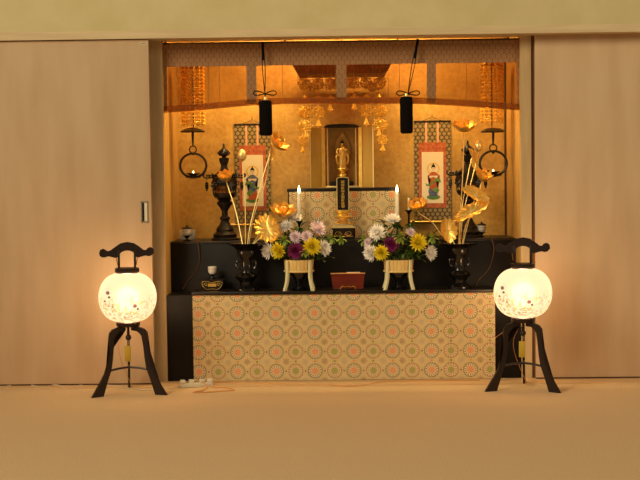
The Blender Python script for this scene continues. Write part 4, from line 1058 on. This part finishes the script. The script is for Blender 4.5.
# ------------------------------------------------------------------ floor lanterns
def floor_lantern(label):
    t = thing('floor_lantern', label, 'lantern', (0, 0, 0), 'round floor lanterns beside the alcove')
    O = Vector((0, 0, 0))
    prof = [(.162, 0), (.232, 0), (.205, .035), (.180, .075), (.152, .12), (.137, .16), (.124, .22), (.120, .27), (.121, .31), (.116, .338), (.098, .356), (.066, .366), (.020, .366), (.020, .345), (.055, .342), (.072, .330), (.092, .305), (.094, .26), (.100, .2), (.110, .14), (.134, .08), (.148, .04)]
    for k, ang in enumerate((90, 210, 330)):
        a_ = math.radians(ang); d = Vector((math.cos(a_), math.sin(a_), 0)); sd = Vector((-d.y, d.x, 0))
        bm = B(); prism(bm, prof, lambda u, v, w: tuple(d*u+sd*(w-.0065)+Vector((0, 0, v))), .013); obj('leg', bm, 'rosewood', t, smooth=False)
    bm = B()
    for ang in (90, 210, 330):
        a_ = math.radians(ang); d = Vector((math.cos(a_), math.sin(a_), 0)); tube(bm, smooth_path([d*.0+Vector((0, 0, .142)), d*.06+Vector((0, 0, .141)), d*.112+Vector((0, 0, .135))], 3), .006, 8)
    ball(bm, (0, 0, .142), .010); obj('stretcher', bm, 'rosewood', t)
    bm = B(); lathe(bm, [(0, .366), (.060, .366), (.064, .372), (.064, .388), (.058, .394), (.05, .400), (0, .400)], 0, 0, 0, 36); obj('lower_collar', bm, 'rosewood', t)
    gz = .525; bm = B(); pr = []
    for k in range(25):
        q = -PI/2+PI*k/24; rr = .157*(abs(math.cos(q))**.68 if abs(math.cos(q)) > 1e-6 else 0); zz_ = .136*math.sin(q)*(1.0 if abs(math.sin(q)) < .999 else .999)
        if rr < .046: continue
        pr.append((rr, zz_))
    lathe(bm, pr, 0, 0, gz, 64)
    caps = [f for f in bm.faces if len(f.verts) > 4]; bmesh.ops.delete(bm, geom=caps, context='FACES_ONLY')
    # own origin at the centre of the globe, for the painted flowers
    for v in bm.verts: v.co.z -= gz
    g = obj('lantern_globe', bm, 'globe', t); g.location = (0, 0, gz)
    bm = B(); lathe(bm, [(0, .652), (.05, .652), (.062, .658), (.066, .664), (.066, .682), (.058, .686), (0, .686)], 0, 0, 0, 36); obj('upper_collar', bm, 'rosewood', t)
    for sg in (-1, 1):
        bm = B(); box(bm, sg*.043-.006, sg*.043+.006, -.011, .011, .684, .778, .002); obj('handle_post', bm, 'rosewood', t)
        bm = B(); tube(bm, [(sg*.05, -.004, .70), (sg*.056, -.004, .735), (sg*.05, -.004, .755)], .003, 6); obj('post_peg', bm, 'gold_dark', t)
    S5 = 5.33*181
    up = [(58, 100), (54, 85), (60, 68), (76, 62), (90, 70), (98, 76), (112, 72), (135, 56), (165, 36), (200, 29), (235, 36), (262, 54), (284, 72), (296, 74), (306, 62), (322, 58), (336, 68), (338, 88), (326, 102), (310, 106), (294, 102), (276, 106), (258, 112), (244, 108), (240, 96), (228, 82), (214, 76), (200, 74), (184, 76), (170, 82), (156, 96), (150, 108), (136, 112), (118, 106), (100, 102), (84, 108), (70, 108)]
    bm = B(); prism(bm, [((x-197)/S5, .8255-(y-29)/S5+.0) for x, y in up], lambda u, v, w: (u, w-.009, v), .018); obj('carved_handle', bm, 'rosewood', t, smooth=False)
    for v in (1,): pass
    bm = B(); tube(bm, [(0, 0, .366), (0, 0, .335)], .003, 6); ball(bm, (0, 0, .305), .017, 1, 1, 1); lathe(bm, [(0, .318), (.008, .318), (.008, .338), (0, .338)], 0, 0, 0, 12); obj('switch_ball', bm, 'rosewood', t)
    bm = B(); box(bm, -.022, .012, -.016, -.009, .175, .262, .002); tg = obj('hanging_tag', bm, 'tag', t, 'yellow paper tag')
    bm = B(); tube(bm, [(0, -.011, .267), (0, -.002, .292)], .0015, 5); obj('tag_string', bm, 'cable', tg)
    bm = B(); tube(bm, smooth_path([(-.006, -.003, .364), (-.03, .0, .32), (-.052, .01, .26), (-.045, .02, .19), (-.012, .06, .09), (.01, .115, .03), (.015, .15, .006)], 6), .0016, 6); obj('power_cord', bm, 'cable', t)
    return t
L1 = floor_lantern('round painted floor lantern on a dark carved tripod, left of the alcove')
pL = floor_at(129.3, 391.0); pR = floor_at(523.5, 385.5)
print('lantern positions', pL, pR)
L1.location = (pL.x+.013, -.27, .0005); L1.scale = (1.02,)*3; L1.rotation_euler.z = math.radians(9.5)
L2 = dup(L1, (pR.x-.018, -.25, .0005), 'round painted floor lantern on a dark carved tripod, right of the alcove', math.radians(-9.5))
for L in (L1, L2):
    ld = bpy.data.lights.new('lantern_bulb', 'POINT'); ld.energy = 17; ld.color = (1, .60, .30); ld.shadow_soft_size = .07
    lo = bpy.data.objects.new('lantern_bulb', ld); C.objects.link(lo); lo.location = L.location+Vector((0, 0, .525))

# ------------------------------------------------------------------ power strip and cables on the floor
p = floor_at(195, 387)
t = thing('power_strip', 'cream power strip with plugs on the carpet beside the left lantern', 'power strip', (p.x, p.y, 0))
def along(o, th, u, v): return Vector((o.x+u*math.cos(th)-v*math.sin(th), o.y+u*math.sin(th)+v*math.cos(th), 0))
def slab(o, th, u0, u1, v0, v1, z0, z1):
    bm = B(); box(bm, u0, u1, v0, v1, z0, z1, .004)
    for v in bm.verts: q = along(o, th, v.co.x, v.co.y); v.co = Vector((q.x, q.y, v.co.z))
    return bm
O_ = Vector((p.x, p.y, 0)); th = .28
obj('strip_body', slab(O_, th, -.085, .10, -.02, .02, .0005, .024), 'plastic', t)
for u in (-.07, -.02, .04, .085): obj('plug', slab(O_, th, u-.014, u+.014, -.016, .016, .0245, .044), 'white' if u != .04 else 'plastic', t)
e0 = along(O_, th, -.085, 0)
cable('cable', [Vector((e0.x, e0.y, .012)), floor_at(174, 388.5)+Vector((0, 0, .004)), floor_at(160, 390)+Vector((0, 0, .004)), floor_at(140, 390.5)+Vector((0, 0, .004)), floor_at(110, 386)+Vector((0, 0, .004)), floor_at(85, 385.5)+Vector((0, 0, .004)), floor_at(68, 388)+Vector((0, 0, .004)), floor_at(55, 386)+Vector((0, 0, .007)), floor_at(44, 388.5)+Vector((0, 0, .004)), floor_at(30, 386)+Vector((0, 0, .007)), floor_at(15, 385.8)+Vector((0, 0, .007)), floor_at(0, 388)+Vector((0, 0, .004)), floor_at(-30, 389)+Vector((0, 0, .004))], .0035, 'cable_w', 'pale cable lying along the foot of the left door')
z5 = Vector((0, 0, .0045))
cable('cable', [along(O_, th, .04, -.016)+Vector((0, 0, .034)), floor_at(207, 388)+z5, floor_at(203, 391)+z5, floor_at(193, 393)+z5, floor_at(205, 393)+z5, floor_at(225, 391.5)+z5, floor_at(234, 391)+z5, floor_at(228, 388.5)+z5, floor_at(210, 387)+z5, floor_at(213, 384)+z5+Vector((0, 0, .004))], .003, 'cable', 'orange cable looped on the carpet in front of the power strip')
cable('cable', [floor_at(213, 383.5)+z5+Vector((0, 0, .006)), floor_at(240, 383.5)+z5, floor_at(270, 384.5)+z5+Vector((0, 0, .001)), floor_at(320, 385.5)+z5, floor_at(350, 387)+z5, floor_at(368, 385)+z5, floor_at(385, 382.8)+z5+Vector((0, 0, .004)), floor_at(420, 382)+z5+Vector((0, 0, .004)), floor_at(480, 381.5)+z5+Vector((0, 0, .004))], .0025, 'cable', 'orange cable running along the sill below the altar cloth')
q = L2.location
cable('cable', [Vector((q.x, q.y, .345)), at(514, 325, -.12), at(505, 331, .02), at(499, 335, .09), at(496.5, 337, .1095), at(492, 343, .1095), at(490, 370, .1095)], .0018, 'cable', 'thin orange cord slanting from the right lantern to the altar cloth')

# ------------------------------------------------------------------ light
def area(name, loc, target, size, size_y, energy, color, spread=180):
    ld = bpy.data.lights.new(name, 'AREA'); ld.shape = 'RECTANGLE'; ld.size = size; ld.size_y = size_y; ld.energy = energy; ld.color = color; ld.spread = math.radians(spread)
    o = bpy.data.objects.new(name, ld); C.objects.link(o); o.location = loc
    o.rotation_euler = (Vector(target)-Vector(loc)).to_track_quat('-Z', 'Y').to_euler(); return o
area('fill_light_right', (5.0, -6.4, 5.0), (0, 0, .7), 2.6, 2.6, 38, (1, .86, .58), 120)  # added fill that lifts the lantern's shadow on the right door
area('ceiling_lamp', (-5.2, -6.4, 5.0), (5.2, 0, .9), 3.4, 3.4, 228, (1, .86, .58), 120)
area('alcove_lamp', (0, .32, 2.17), (0, .56, 1.0), 1.1, .06, 18, (1, .70, .24))
area('alcove_front_lamp', (0, .22, 2.12), (0, .70, 1.1), 1.5, .05, 15, (1, .72, .28))
w = bpy.data.worlds.new('room_world'); SC.world = w; w.use_nodes = True
w.node_tree.nodes['Background'].inputs[0].default_value = (1, .80, .54, 1); w.node_tree.nodes['Background'].inputs[1].default_value = .19

vs = SC.view_settings; vs.view_transform = 'Standard'; vs.look = 'None'; vs.gamma = 1; vs.exposure = 0; vs.use_curve_mapping = False
